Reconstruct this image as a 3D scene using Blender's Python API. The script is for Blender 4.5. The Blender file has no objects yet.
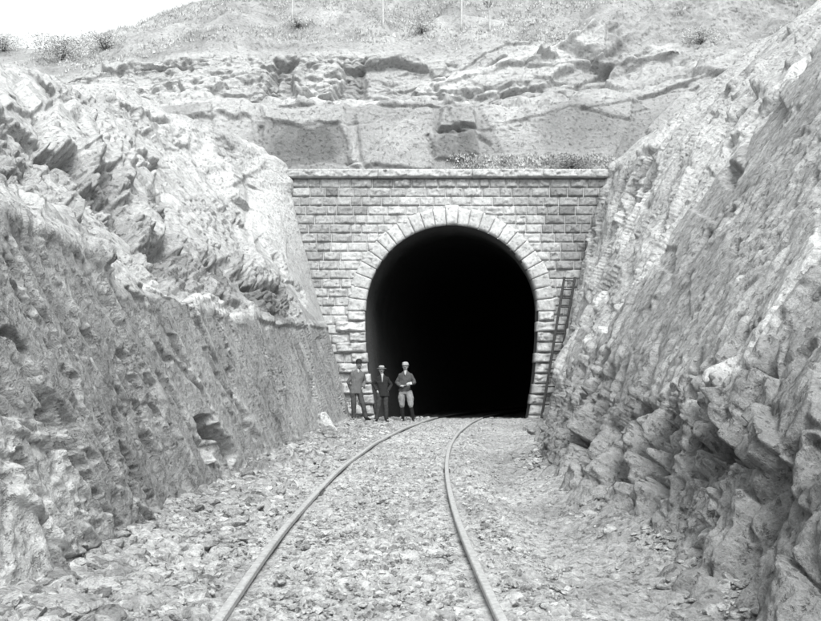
import bpy, bmesh, math, random
import numpy as np
from mathutils import Vector, Matrix
random.seed(7); RNG = np.random.default_rng(7)
sc = bpy.context.scene
COL = sc.collection
PI = math.pi
F, HX, HY, CAMZ = 880.0, 410.5, 379.0, 1.2       # survey of the photograph: focal length, axis, horizon, eye height

# ------------------------------------------------------------------ noise
def h3(i, j, k, s):
    with np.errstate(over='ignore'):
        n = (i.astype(np.int64).astype(np.uint32)*np.uint32(374761393) + j.astype(np.int64).astype(np.uint32)*np.uint32(668265263)
             + k.astype(np.int64).astype(np.uint32)*np.uint32(2147483647-1234567) + np.uint32((s*1274126177) & 0xffffffff))
        n = (n ^ (n >> np.uint32(13)))*np.uint32(1274126177)
        n = (n ^ (n >> np.uint32(16)))*np.uint32(2246822519)
        n = n ^ (n >> np.uint32(15))
    return (n & np.uint32(0xffffff)).astype(np.float32)/np.float32(0xffffff)
def vnoise(P, s=0):
    f = np.floor(P); t = (P-f).astype(np.float32); f = f.astype(np.int64)
    t = t*t*t*(t*(t*6-15)+10)
    i, j, k = f[..., 0], f[..., 1], f[..., 2]; r = 0
    for a in (0, 1):
        for b in (0, 1):
            for c in (0, 1):
                w = (t[..., 0] if a else 1-t[..., 0])*(t[..., 1] if b else 1-t[..., 1])*(t[..., 2] if c else 1-t[..., 2])
                r = r + w*h3(i+a, j+b, k+c, s)
    return r*2-1
def fbm(P, s=0, o=4, g=0.5, l=2.03):
    r = 0; a = 1.0; P = np.asarray(P, dtype=np.float64)
    for q in range(o):
        r = r + a*vnoise(P*(l**q)+q*17.3, s+q); a *= g
    return r
def ridged(P, s=0, o=4, g=0.5):
    r = 0; a = 1.0; P = np.asarray(P, dtype=np.float64)
    for q in range(o):
        r = r + a*(1-2*np.abs(vnoise(P*(2.07**q)+q*9.1, s+q))); a *= g
    return r
def fnoise(P, s=0):
    """continuous noise made of flat facets (linear over a tetrahedral lattice)"""
    f = np.floor(P); t = P-f; f = f.astype(np.int64); o = np.argsort(-t, axis=-1); ts = np.take_along_axis(t, o, -1)
    c = f.copy(); v = h3(c[..., 0], c[..., 1], c[..., 2], s)*(1-ts[..., 0])
    for q in range(3):
        for a in range(3): c[..., a] += (o[..., q] == a)
        v = v+h3(c[..., 0], c[..., 1], c[..., 2], s)*(ts[..., q]-(ts[..., q+1] if q < 2 else 0))
    return v*2-1
def ffbm(P, s=0, o=5, g=.5, l=2.1):
    P = np.asarray(P, dtype=np.float64); r = 0; a = 1.0
    for q in range(o):
        R = np.array(Matrix.Rotation(1.1+q*1.9+s, 3, Vector((.3+q*.2, 1-.3*q, .5)).normalized()))
        r = r+a*fnoise((P@R)*l**q+q*11.7, s+q); a *= g
    return r
def blocks(P, size, s=0, R=None, tilt=0.9):
    """faceted joint blocks: each cell has its own plane; returns height (about -1..1) and distance to the joint (0 at it)"""
    Q = np.asarray(P, dtype=np.float64)
    if R is not None: Q = Q @ R
    Q = Q/np.array(size)
    f = np.floor(Q).astype(np.int64)
    d1 = np.full(Q.shape[:-1], 9e9); d2 = d1.copy(); h = np.zeros_like(d1)
    for a in (-1, 0, 1):
        for b in (-1, 0, 1):
            for c in (-1, 0, 1):
                i, j, k = f[..., 0]+a, f[..., 1]+b, f[..., 2]+c
                cx = i+h3(i, j, k, s); cy = j+h3(i, j, k, s+1); cz = k+h3(i, j, k, s+2)
                dx, dy, dz = Q[..., 0]-cx, Q[..., 1]-cy, Q[..., 2]-cz
                d = dx*dx+dy*dy+dz*dz
                hh = (h3(i, j, k, s+3)*2-1) + tilt*((h3(i, j, k, s+4)*2-1)*dx+(h3(i, j, k, s+5)*2-1)*dy+(h3(i, j, k, s+6)*2-1)*dz)
                near = d < d1
                d2 = np.where(near, d1, np.minimum(d2, d)); h = np.where(near, hh, h); d1 = np.where(near, d, d1)
    return h, np.sqrt(d2)-np.sqrt(d1)
def pits(P, size, s, R, th, mask):
    """angular hollows where small joint blocks have dropped out"""
    h, e = blocks(P+.3*min(size)*vnoise(P/np.max(size)*1.3, s+50)[..., None], size, s, R, 0)
    return sst(th, th+.06, h)*sst(0, .10, e)*mask
def sst(a, b, x):
    t = np.clip((x-a)/(b-a), 0, 1); return t*t*(3-2*t)
def rotm(axis, deg):
    return np.array(Matrix.Rotation(math.radians(deg), 3, axis))

# ------------------------------------------------------------------ materials (all greys: the photograph is monochrome)
def nd(nt, t, **kw):
    n = nt.nodes.new(t)
    for k, v in kw.items(): setattr(n, k, v)
    return n
def base_mat(name, rough=0.9):
    m = bpy.data.materials.new(name); m.use_nodes = True
    b = m.node_tree.nodes['Principled BSDF']; b.inputs['Roughness'].default_value = rough
    b.inputs['Specular IOR Level'].default_value = 0.25
    return m, m.node_tree, b
def plain(name, v, rough=0.85, nscale=0, namp=0.3, bump=0.0, detail=6, dist=0.01):
    m, nt, b = base_mat(name, rough)
    if not nscale:
        b.inputs['Base Color'].default_value = (v, v, v, 1); return m
    tc = nd(nt, 'ShaderNodeTexCoord'); n = nd(nt, 'ShaderNodeTexNoise'); n.inputs['Scale'].default_value = nscale; n.inputs['Detail'].default_value = detail
    nt.links.new(tc.outputs['Object'], n.inputs['Vector'])
    r = nd(nt, 'ShaderNodeMapRange'); r.inputs['From Min'].default_value = .3; r.inputs['From Max'].default_value = .7
    r.inputs['To Min'].default_value = v*(1-namp); r.inputs['To Max'].default_value = v*(1+namp)
    nt.links.new(n.outputs['Fac'], r.inputs['Value']); nt.links.new(r.outputs['Result'], b.inputs['Base Color'])
    if bump:
        bp = nd(nt, 'ShaderNodeBump'); bp.inputs['Strength'].default_value = bump; bp.inputs['Distance'].default_value = dist
        nt.links.new(n.outputs['Fac'], bp.inputs['Height']); nt.links.new(bp.outputs['Normal'], b.inputs['Normal'])
    return m
def rock_mat(name, gain=1.0, scales=(3.0, 16.0, 70.0), stretch=(1, 1, 1), rot=(0, 0, 0), bump=0.7, speck=0.5, bdist=0.04):
    """rock whose colour is the 'tone' attribute of the mesh times speckle; fine relief by bump"""
    m, nt, b = base_mat(name, 0.93); L = nt.links
    tc = nd(nt, 'ShaderNodeTexCoord'); mp = nd(nt, 'ShaderNodeMapping')
    mp.inputs['Scale'].default_value = stretch; mp.inputs['Rotation'].default_value = rot
    L.new(tc.outputs['Object'], mp.inputs['Vector'])
    at = nd(nt, 'ShaderNodeAttribute'); at.attribute_name = 'tone'
    ns = []
    for i, s in enumerate(scales):
        n = nd(nt, 'ShaderNodeTexNoise'); n.inputs['Scale'].default_value = s; n.inputs['Detail'].default_value = 8; n.inputs['Roughness'].default_value = 0.62
        if i == 1: n.inputs['Distortion'].default_value = 0.15
        L.new(mp.outputs['Vector'] if i < 2 else tc.outputs['Object'], n.inputs['Vector']); ns.append(n)
    def mr(src, a, c, lo, hi):
        r = nd(nt, 'ShaderNodeMapRange'); r.inputs['From Min'].default_value = a; r.inputs['From Max'].default_value = c
        r.inputs['To Min'].default_value = lo; r.inputs['To Max'].default_value = hi; L.new(src, r.inputs['Value']); return r.outputs['Result']
    def mul(x, y, op='MULTIPLY'):
        q = nd(nt, 'ShaderNodeMath', operation=op)
        for k, v in enumerate((x, y)):
            if isinstance(v, (int, float)): q.inputs[k].default_value = v
            else: L.new(v, q.inputs[k])
        return q.outputs[0]
    a = mr(ns[0].outputs['Fac'], .3, .7, 1-.35*speck, 1+.35*speck)
    c = mr(ns[1].outputs['Fac'], .32, .68, 1-.55*speck, 1+.4*speck)
    d = mr(ns[2].outputs['Fac'], .35, .65, 1-.4*speck, 1+.3*speck)
    col = mul(mul(mul(a, c), d), mul(at.outputs['Fac'], gain))
    L.new(col, b.inputs['Base Color'])
    e = nd(nt, 'ShaderNodeTexNoise'); e.inputs['Scale'].default_value = scales[1]*.8; e.inputs['Detail'].default_value = 5; e.inputs['Roughness'].default_value = .7
    L.new(mp.outputs['Vector'], e.inputs['Vector'])
    pit = mr(e.outputs['Fac'], .57, .66, 1.0, .0)
    L.new(mul(col, mr(pit, 0, 1, 1-.5*speck, 1)), b.inputs['Base Color'])
    hgt = mul(mul(ns[1].outputs['Fac'], 1.0), mul(ns[2].outputs['Fac'], 0.35), 'ADD')
    hgt = mul(hgt, mul(pit, .6), 'ADD')
    bp = nd(nt, 'ShaderNodeBump'); bp.inputs['Strength'].default_value = bump; bp.inputs['Distance'].default_value = bdist
    L.new(hgt, bp.inputs['Height']); L.new(bp.outputs['Normal'], b.inputs['Normal'])
    return m

M = {}
M['rock'] = rock_mat('cutting_rock', bump=0.9)
M['rock_left'] = rock_mat('slab_rock', stretch=(1, 1, .95), rot=(math.radians(38), 0, 0), bump=0.9, speck=.45)
M['rock_right'] = rock_mat('right_rock', stretch=(1, 1, .9), rot=(math.radians(-15), math.radians(35), 0), bump=0.9, speck=.5)
M['hill'] = rock_mat('hill_rock', scales=(.8, 9, 45), bump=0.8, speck=.33, bdist=.08)
M['ground'] = rock_mat('ground_gravel', scales=(1.2, 14, 60), bump=0.9, speck=.6)
M['stone'] = rock_mat('masonry_stone', scales=(1.5, 12, 60), bump=0.8, speck=.35, bdist=.03)
M['rubble'] = rock_mat('rubble_stone', scales=(3, 18, 80), bump=0.9, speck=.6)
M['mortar'] = plain('mortar', .42, .95, 30, .2, .4)
M['lining'] = plain('dark_lining', .018, .95, 6, .4, .5)
M['steel'] = plain('rail_steel', .36, .55, 30, .25, .3, dist=.003)
M['rail_side'] = plain('rail_web_rust', .10, .8, 30, .3, .3, dist=.004)
M['rail_tunnel'] = plain('shaded_rail', .02, .9, 30, .3)  # near-black copy of the rail steel: the tunnel's shade painted on
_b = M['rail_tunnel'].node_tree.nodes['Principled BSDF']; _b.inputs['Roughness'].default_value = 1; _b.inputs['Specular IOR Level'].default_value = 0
M['wood'] = plain('weathered_wood', .06, .85, 25, .4, .5)
M['wood_pale'] = plain('pale_timber', .22, .85, 25, .3, .5)
M['bark'] = plain('bark', .12, .9, 20, .4, .5)
M['leaf'] = plain('leaf', .27, .8, 3, .4)
M['leaf_pale'] = plain('leaf_pale', .42, .8, 3, .3)
M['leaf_dark'] = plain('leaf_dark', .09, .8, 3, .4)
M['straw'] = plain('dry_grass', .36, .9, 2, .4)
M['skin'] = plain('skin', .34, .6, 30, .08)
M['eye'] = plain('eye_dark', .03, .3)
M['hair'] = plain('hair', .07, .7, 60, .3, .3)
M['cloth_grey'] = plain('grey_tweed', .115, .95, 90, .35, .5, dist=.006)
M['cloth_mid'] = plain('drill_tunic', .07, .95, 60, .3, .5, dist=.006)
M['cloth_dark'] = plain('dark_wool', .022, .95, 60, .3, .5, dist=.006)
M['cloth_trouser'] = plain('striped_trouser', .06, .95, 60, .35, .5, dist=.006)
M['cloth_dark2'] = plain('dark_trouser', .04, .95, 60, .35, .5, dist=.006)
M['breeches'] = plain('pale_breeches', .20, .95, 50, .25, .5, dist=.006)
M['white_cloth'] = plain('white_cloth', .38, .9, 40, .06)
M['hat_black'] = plain('black_felt', .015, .8, 80, .2)
M['hat_pale'] = plain('pale_felt', .30, .9, 80, .15)
M['hat_mid'] = plain('grey_felt', .30, .9, 80, .15)
M['leather'] = plain('black_leather', .018, .45, 50, .3)

# ------------------------------------------------------------------ object helpers
def setp(o, label=None, cat=None, group=None, kind=None):
    if label: o['label'] = label
    if cat: o['category'] = cat
    if group: o['group'] = group
    if kind: o['kind'] = kind
    return o
def mesh_obj(name, V, Fc, mat, parent=None, tone=None, smooth=True, loc=None):
    me = bpy.data.meshes.new(name)
    V = np.asarray(V, dtype=np.float32); Fc = [np.asarray(f, dtype=np.int32) for f in (Fc if isinstance(Fc, list) else [Fc])]
    Fc = [f for f in Fc if len(f)]
    me.vertices.add(len(V)); me.vertices.foreach_set('co', V.ravel())
    nl = sum(f.size for f in Fc); npoly = sum(len(f) for f in Fc)
    me.loops.add(nl); me.loops.foreach_set('vertex_index', np.concatenate([f.ravel() for f in Fc]))
    me.polygons.add(npoly)
    tot = np.concatenate([np.full(len(f), f.shape[1], dtype=np.int32) for f in Fc])
    st = np.concatenate([[0], np.cumsum(tot)[:-1]]).astype(np.int32)
    me.polygons.foreach_set('loop_start', st); me.polygons.foreach_set('loop_total', tot)
    if smooth is not None: me.polygons.foreach_set('use_smooth', np.full(npoly, bool(smooth)))
    me.update(calc_edges=True); me.validate()
    if tone is not None:
        a = me.attributes.new('tone', 'FLOAT', 'POINT'); a.data.foreach_set('value', np.asarray(tone, dtype=np.float32).ravel())
    me.materials.append(mat)
    o = bpy.data.objects.new(name, me); COL.objects.link(o)
    if parent: o.parent = parent
    if loc is not None: o.location = loc
    return o
def grid_faces(nu, nv, keep=None, flip=False):
    i = np.arange(nu-1)[:, None]*nv + np.arange(nv-1)[None, :]
    f = np.stack([i, i+nv, i+nv+1, i+1], -1)
    if flip: f = f[..., ::-1]
    if keep is not None:
        k = keep[:-1, :-1] & keep[1:, :-1] & keep[1:, 1:] & keep[:-1, 1:]
        return f[k]
    return f.reshape(-1, 4)
def empty(name, loc=(0, 0, 0), rz=0):
    o = bpy.data.objects.new(name, None); o.empty_display_size = .3; COL.objects.link(o); o.location = loc; o.rotation_euler = (0, 0, rz)
    return o
def relax(P, n=1):
    for _ in range(1):
        P[1:-1] = P[1:-1]*.5+.25*(P[:-2]+P[2:]); P[:, 1:-1] = P[:, 1:-1]*.6+.2*(P[:, :-2]+P[:, 2:])
    return P
def normals(P):
    du = np.gradient(P, axis=0); dv = np.gradient(P, axis=1)
    n = np.cross(du, dv); return n/(np.linalg.norm(n, axis=-1, keepdims=True)+1e-9)
def px(P):
    y = np.maximum(P[..., 1], .3)
    return np.stack([HX+F*P[..., 0]/y, HY-F*(P[..., 2]-CAMZ)/y], -1)
def W(x, y, d): return ((x-HX)/F*d, d, CAMZ+(HY-y)/F*d)
def pdist(U, poly):
    """distance (photo px at the undisplaced surface) of points to a polyline"""
    best = np.full(U.shape[:-1], 1e9)
    poly = np.array(poly, dtype=float)
    if len(poly) == 1: return np.linalg.norm(U-poly[0], axis=-1)
    for a, b in zip(poly[:-1], poly[1:]):
        ab = b-a; t = np.clip(((U-a)@ab)/(ab@ab), 0, 1)
        best = np.minimum(best, np.linalg.norm(U-(a+t[..., None]*ab), axis=-1))
    return best
def inpoly(U, poly):
    """signed distance in photo px, positive inside"""
    poly = [tuple(map(float, q)) for q in poly]; x, y = U[..., 0], U[..., 1]; c = np.zeros(x.shape, bool)
    for (x0, y0), (x1, y1) in zip(poly, poly[1:]+poly[:1]):
        if y0 == y1: continue
        c ^= ((y0 > y) != (y1 > y)) & (x < (x1-x0)*(y-y0)/(y1-y0)+x0)
    d = pdist(U, poly+poly[:1]); return np.where(c, d, -d)
def on(mask, fn, *arrs):
    """evaluate fn only where mask is positive"""
    k = mask > 1e-3; out = np.zeros(mask.shape)
    if k.any(): out[k] = fn(*[a[k] for a in arrs])*mask[k]
    return out
def streaks(U, P, lines, seed, w=1.6, g=-.03, r=.022, where=None):
    if where is not None:
        k = (where > 1e-3) & (U[..., 0] > -30) & (U[..., 0] < 860) & (U[..., 1] > -30) & (U[..., 1] < 660) & (P[..., 1] > 1.5); D = np.zeros(U.shape[:-1]); T = D.copy()
        D[k], T[k] = streaks(U[k], P[k], lines, seed, w, g, r); return D, T
    U3 = np.stack([U[..., 0], U[..., 1], 0*U[..., 0]], -1)
    wob = np.stack([ffbm(U3/40, seed, 4), .3*ffbm(U3/40+31, seed+9, 3)], -1)*3.5
    D = np.zeros(U.shape[:-1]); T = D.copy()
    for i, l in enumerate(lines):
        m = sst(-.35, .25, fbm(U3/26+i*3.7, seed+20+i, 3)+.1); ww = w*(1+.9*sst(-.2, .6, fbm(U3/18+i, seed+50+i, 2)))
        a = pdist(U+wob, l)/ww; b = pdist(U+wob+np.array([-4.0, -1.0]), l)/(ww*1.6)
        ga, gb = m*(1-sst(.3, 1.2, a)), m*(1-sst(.2, 1.3, b)); D += g*ga+r*gb; T += -.10*ga+.09*gb
    return D, T
def zones(U, P, zs, soft=2.0, wob=3.0):
    U3 = np.stack([U[..., 0], U[..., 1], 0*U[..., 0]], -1)/28
    Uw = U+wob*np.stack([ffbm(U3, 5, 3), ffbm(U3+9, 7, 3)], -1); D = np.zeros(U.shape[:-1]); T = D.copy()
    for poly, amp, tn in zs:
        m = sst(-soft*.5, soft*.5, inpoly(Uw, poly)); D += amp*m; T += tn*m
    return D, T
def carve(U, D, P, feats, seed, wx=.35):
    U3 = np.stack([U[..., 0], U[..., 1], 0*U[..., 0]], -1)
    wob = np.stack([ffbm(U3/30, seed, 4), ffbm(U3/30+31, seed+9, 4)], -1)
    fine = np.stack([fbm(U3/8, seed+3, 2), fbm(U3/8+31, seed+4, 2)], -1)
    wsc = np.array([wx, 1.0])
    for poly, w, amp in feats:
        s = min(1.0, 1.2*w/10+.25)
        d = pdist(U+wob*5*s*wsc+fine*1.2*s*wsc, poly)/w
        D += amp*(1-sst(.35, 1.25, d))
    return D

# ------------------------------------------------------------------ ground level
def track_x(y): return -.303+.00463*(np.asarray(y, dtype=float)-7.65)**2
def ground_base(x, y):
    x = np.asarray(x, dtype=float); y = np.asarray(y, dtype=float)
    c = track_x(y); u = x-c
    z = -.048 + 0*x
    z = z + (.10*sst(-.9, -1.9, u) + .05*sst(-1.6, -2.4, u))*(1-.95*sst(19, 23, y))
    z = z - .10*sst(.95, 1.5, u)*sst(24, 16, y) + .20*sst(1.6, 2.5, u)*sst(24, 14, y)
    z = z - .10*sst(1.0, 2.0, u)*sst(18, 22, y)*sst(26.5, 24.5, y)
    z = z - .015*np.maximum(y-27.2, 0) - .05*sst(28, 30, y)
    return z
def ground_z(x, y):
    P = np.stack([np.asarray(x, float), np.asarray(y, float), 0*np.asarray(x, float)], -1)
    return ground_base(x, y) + .035*fbm(P*1.1, 51, 3)*sst(.0, 1.2, np.abs(P[..., 0]-track_x(P[..., 1]))-.2)

# ------------------------------------------------------------------ the cutting sides and the hill
def sheet(knots_y, knots, ys, segs):
    """knots: list over v of list over y of (X, Z)"""
    cols = []
    K = [np.stack([np.interp(ys, knots_y, [k[0] for k in kk]), np.interp(ys, knots_y, [k[1] for k in kk])], -1) for kk in knots]
    for s, n in enumerate(segs):
        t = np.linspace(0, 1, n, endpoint=(s == len(segs)-1))
        for q in t: cols.append(K[s]*(1-q)+K[s+1]*q)
    A = np.stack(cols, 1)
    # soften the knots along the profile a little
    for _ in range(10):
        A[:, 1:-1] = A[:, 1:-1]*.5+.25*(A[:, :-2]+A[:, 2:])
    Y = np.repeat(ys[:, None], A.shape[1], 1)
    return np.stack([A[..., 0], Y, A[..., 1]], -1)
def ysamp(a, mid, b, n0, n1):
    return np.concatenate([np.linspace(-4, a, n0, endpoint=False), np.geomspace(a, b, int(n1*1.4))])

# ---- left side
ys = ysamp(1.6, 0, 34, 60, 900)
ky = [-4, 5, 9, 12, 16, 20, 24, 26, 27.4, 34]
LK = [
 [(-1.3,-.5)]*6+[(-1.2,-.5),(-1.2,-.5),(-1.15,-.5),(-1.15,-.5)],
 [(-2.15,.02),(-2.15,.02),(-2.15,.02),(-2.1,.02),(-2.05,.02),(-1.97,.02),(-1.92,.02),(-1.9,.02),(-1.9,.02),(-1.9,.02)],
 [(-2.62,2.3),(-2.62,2.3),(-2.6,2.1),(-2.6,2.1),(-2.6,2.3),(-2.55,2.5),(-2.6,2.7),(-2.6,2.8),(-2.62,2.8),(-2.6,2.8)],
 [(-3.4,2.9),(-3.4,2.9),(-3.3,2.75),(-3.3,2.8),(-3.25,3.1),(-3.1,3.2),(-3.0,3.4),(-2.9,3.4),(-2.82,3.4),(-2.8,3.4)],
 [(-5.3,4.9),(-5.3,4.9),(-5.7,5.2),(-6.3,5.9),(-6.9,6.7),(-7.4,7.6),(-6.6,8.3),(-5.2,8.2),(-3.98,7.9),(-3.95,7.9)],
 [(-7,5.3),(-7,5.3),(-7.5,5.7),(-8.2,6.3),(-9.3,7.2),(-10.3,8.3),(-9.6,9.3),(-8.6,9.8),(-7.5,9.6),(-7,9.6)],
 [(-60,7)]*10,
]
P = sheet(ky, LK, ys, [14, 300, 60, 300, 60, 40])
N = -normals(P)
if N[..., 0].mean() < 0: N = -N
U = px(P); X, Y, Z = P[..., 0], P[..., 1], P[..., 2]
Rl = rotm('X', 40)          # joints dip away from the camera
zr = np.interp(Y, [-4, 9, 12, 16, 20, 27], [2.3, 2.1, 2.1, 2.3, 2.5, 2.8])
low = sst(.12, -.12, Z-zr+.12*fbm(P*.9, 5, 3))          # the smooth lower slab
smoothp = sst(-3, 3, inpoly(U+2*np.stack([ffbm(P*.8, 8, 4), ffbm(P*.8+9, 8, 4)], -1), [(238,118),(292,150),(342,330),(296,326),(280,262),(246,205)]))       # planed face beside the portal
far = sst(60, 9, np.abs(X))
zn, tn_ = zones(U, P, [
 ([(45,118),(70,106),(95,150),(64,160),(40,150)], .18, .03), ([(72,156),(108,148),(112,168),(82,180)], .16, .04), ([(122,150),(150,158),(162,240),(142,244),(118,190)], .10, .03),
 ([(157,190),(168,242),(177,246),(165,190)], -.08, -.08), ([(170,192),(232,190),(264,232),(240,262),(215,260),(182,240)], .05, .02), ([(250,200),(280,208),(292,286),(264,281),(246,284),(250,240)], .10, .03),
 ([(205,104),(224,108),(260,130),(262,165),(226,190),(207,150)], .10, .03), ([(215,264),(290,290),(322,326),(262,320),(222,309)], .0, -.11), ([(0,70),(45,68),(60,95),(40,118),(0,110)], .08, .02), ([(95,95),(140,110),(128,150),(100,140)], .10, .0),
 ([(0,415),(30,425),(50,450),(105,545),(60,560),(0,500)], .05, .06), ([(0,490),(30,520),(40,600),(0,615)], .04, .04)])
rz1 = inpoly(U, [(118,200),(150,232),(200,245),(235,262),(300,292),(306,326),(230,310),(170,296),(138,262)]); rz2 = inpoly(U, [(0,120),(40,150),(85,165),(130,200),(135,240),(85,222),(40,200),(0,196)])
rubz = np.maximum(sst(-8, 4, rz1), sst(-8, 6, rz2))*sst(-.4, .1, fbm(P*1.3, 70, 2)+.25)*(1-low)
spare = sst(.25, .55, fbm(P*.7+9, 72, 3))*(1-low)*(1-smoothp)*(1-rubz)
up = (1-low)*(1-.93*smoothp)
cl = sst(.28, .6, fbm(P*.9+4, 69, 3))*low
wr = P+.14*vnoise(P*.8, 71)[..., None]
D = .05*ffbm(P*.4, 11, 3)+zn
linn = fnoise((P@Rl)*np.array([.8, 1.9, .10])+fnoise(P*.7, 6)[..., None]*.15, 55); lin2 = ffbm((P@Rl)*np.array([2.2, 5.5, .30]), 57, 3)
D += low*(.07*(.5-np.abs(linn))+.020*(1-2*np.abs(lin2)))
D += low*.016*blocks(P, (1.3, .6, 3.4), 21, Rl, .6)[0]+low*.018*ffbm((P@Rl)*np.array([1.3, 2.4, .5]), 61, 4, .5)+low*.010*ridged((P@Rl)*np.array([5, 11, 1.0]), 62, 4, .6)
D += on(cl, lambda p: -.06*pits(p, (.12, .07, .34), 81, Rl, .66, 1)-.02*pits(p, (.06, .04, .10), 84, Rl, .5, 1), P)
h1, e1 = blocks(wr, (1.9, 1.5, 1.5), 41, rotm('X', 24) @ rotm('Y', 15), .7)
D += up*(.13*h1-.05*sst(.03, 0, e1)+.05*ffbm(P@rotm('X', 24)*np.array([1, 1, 1.3]), 48, 8, .57))
def rub_(p):
    a, ea = blocks(p, (.42, .36, .30), 43, rotm('X', 24), 1.1); b, eb_ = blocks(p, (.16, .15, .11), 47, rotm('Y', 20), 1.2)
    return -.10+.11*a+.045*b-.10*sst(.09, 0, ea)-.04*sst(.12, 0, eb_)-.16*pits(p, (.22, .18, .16), 87, rotm('X', 24), .45, 1)
D += on(rubz, rub_, P)
D += on(spare, lambda p: .05*blocks(p, (.34, .3, .22), 53, rotm('X', 24), 1.1)[0]-.12*pits(p, (.20, .18, .09), 91, rotm('X', 24), .66, 1), P)
D += .004*ffbm(P*15, 64, 3, .6)+.028*ffbm(P*2.6, 66, 6, .62)*sst(10, 6, Y)*(1-low)
rub2 = np.maximum(rubz, spare*.5); es = np.ones_like(D)
cut = [  # crevices, hollows and ribs at the places they have in the photograph: (line, width px, metres)
 ([(0,335),(12,352),(22,375),(36,400),(46,418),(58,440),(75,470),(100,535)], 4, -.22),
 ([(36,420),(44,445)], 8, -.4), ([(50,440),(82,492),(118,545)], 7, -.12), ([(0,430),(45,445),(80,505),(110,550)], 5, .05),
 ([(20,205),(30,240),(50,285),(70,330),(88,380)], 3.5, -.05), ([(24,200),(36,242),(58,285),(78,330)], 3, .04),
 ([(125,290),(150,345),(165,360)], 4, -.07), ([(200,350),(215,385),(240,430),(252,465)], 3.5, -.06), ([(228,372),(250,425)], 3, -.05),
 ([(196,420),(202,458)], 5, -.45), ([(208,432),(226,458)], 8, -.5), ([(205,425),(203,462)], 3, .12),
 ([(115,450),(135,480),(150,510)], 5, -.12), ([(215,380),(225,400)],4,-.05), ([(268,330),(282,400),(296,440)], 4, .05),
 ([(0,195),(44,214),(85,243),(126,272),(170,296),(218,306),(262,319),(330,328)], 4, .06),
 ([(20,202),(60,222),(100,252)], 3, -.06), ([(165,250),(168,285),(178,292)], 9, -.35), ([(60,205),(64,222)], 5, -.25), ([(130,225),(136,262)], 5, -.25),
 ([(248,285),(272,288)], 5, -.3), ([(215,262),(228,270)], 6, -.25), ([(155,250),(185,285),(200,296)], 7, -.22), ([(240,275),(262,283),(278,292)],6,-.3),
 ([(33,118),(42,138),(52,150)], 4, -.3), ([(0,188),(14,190)], 6, -.3), ([(8,150),(20,168)], 6, -.35), ([(50,152),(68,160),(84,178)], 5, -.35),
 ([(145,117),(172,121)], 3, -.35), ([(128,170),(152,172)], 3, -.3), ([(84,190),(120,205),(132,215)], 7, -.25), ([(92,165),(110,170)], 3, -.3),
 ([(205,100),(222,110),(258,128)], 2.5, -.25), ([(98,208),(120,222)], 4, -.25),
 ([(60,120),(75,130),(85,165)], 8, .22), ([(115,150),(120,185)], 9, .25), ([(88,95),(130,130)],5,-.12),
 ([(155,190),(166,245)], 7, -.12), ([(300,262),(318,330)],4,-.05), ([(292,232),(300,270),(303,300)],3,-.07),
 ([(318,340),(330,385),(345,425)], 4, -.05), ([(8,455),(30,500),(40,560)], 6, -.10), ([(0,470),(25,540),(30,600)], 5, .05), ([(45,480),(90,560)], 5, .05),
]
cut = [(a_, b_, c_*.8) for a_, b_, c_ in cut if a_[0] not in ((205,100),(292,232),(300,262),(20,205))]
D = carve(U, D, P, cut, 201, .6)
sD, sT = streaks(U, P, [[(62,228),(110,300),(150,370),(190,440),(215,470)], [(0,240),(40,330),(85,440),(128,525)], [(100,250),(150,325),(200,400),(232,462)], [(10,290),(60,390),(104,480),(140,520)], [(225,312),(256,390),(280,442)],
 [(180,302),(206,345),(238,405),(262,452)], [(20,215),(60,290),(110,385),(160,470),(180,500)], [(0,390),(30,440),(70,520)], [(140,290),(176,350),(212,430)], [(290,330),(305,380),(318,430)], [(40,210),(84,280),(128,360),(172,450),(190,490)]], 401, 1.8, where=low)
D += sD*low
D += .16*ffbm(P*.9, 177, 6, .56)*sst(6.0, 8.0, Z)+on(sst(6.2, 7.5, Z)*sst(0, .3, fbm(P*.6, 178, 3)), lambda p: .10*blocks(p, (.5, .5, .35), 179, rotm('Y', 20), 1.0)[0], P)
D *= far
tone = .365+.03*fbm(P*.6, 301, 3)
tone = tone*low + (1-low)*(.42+.06*fbm(P*.5, 303, 3)-.10*rub2)
tone = tone*(1-smoothp*(1-low)) + .47*smoothp*(1-low)
tone = tone*(1-.25*sst(.1, .0, es)*low)
tone *= 1+.16*fbm(P*.35+3, 305, 3)+low*(.16*sst(-.2, -.9, lin2)-.22*sst(.45, 1.0, lin2)-.12*sst(.3, .8, linn))
tone += tn_+sT*low
tone += .12*np.exp(-(pdist(U+3*fbm(P*4, 7, 3)[..., None], [(20,200),(36,242),(58,285),(78,330),(92,375)])/4.0)**2)*low
tone += .16*np.exp(-(pdist(U+4*fbm(P*6, 7, 3)[..., None], [(0,330),(20,365),(36,395),(44,425)])/3.5)**2)*low
tone += .14*np.exp(-(pdist(U+4*fbm(P*4, 7, 3)[..., None], [(0,198),(44,214),(85,243),(126,272),(170,296),(218,306),(262,319)])/5.0)**2)
tone += .13*np.exp(-(pdist(U, [(0,460),(40,450),(30,520),(10,600)])/34.0)**2)*low       # fresher rock low at the near end
veg = sst(8.0, 11.0, np.abs(X))
tone = np.clip(tone, .05, .62)*(1-.2*veg)
P2 = relax(P+N*D[..., None], 2)
keep = ~((P2[..., 1] > 27.9) & (P2[..., 2] < 7.2))
o = mesh_obj('rock_cutting_side', P2.reshape(-1, 3), grid_faces(*P.shape[:2], keep), M['rock_left'], tone=tone, smooth=True)
setp(o, 'pale jointed rock side of the cutting on the side where the men stand', kind='structure')

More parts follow.
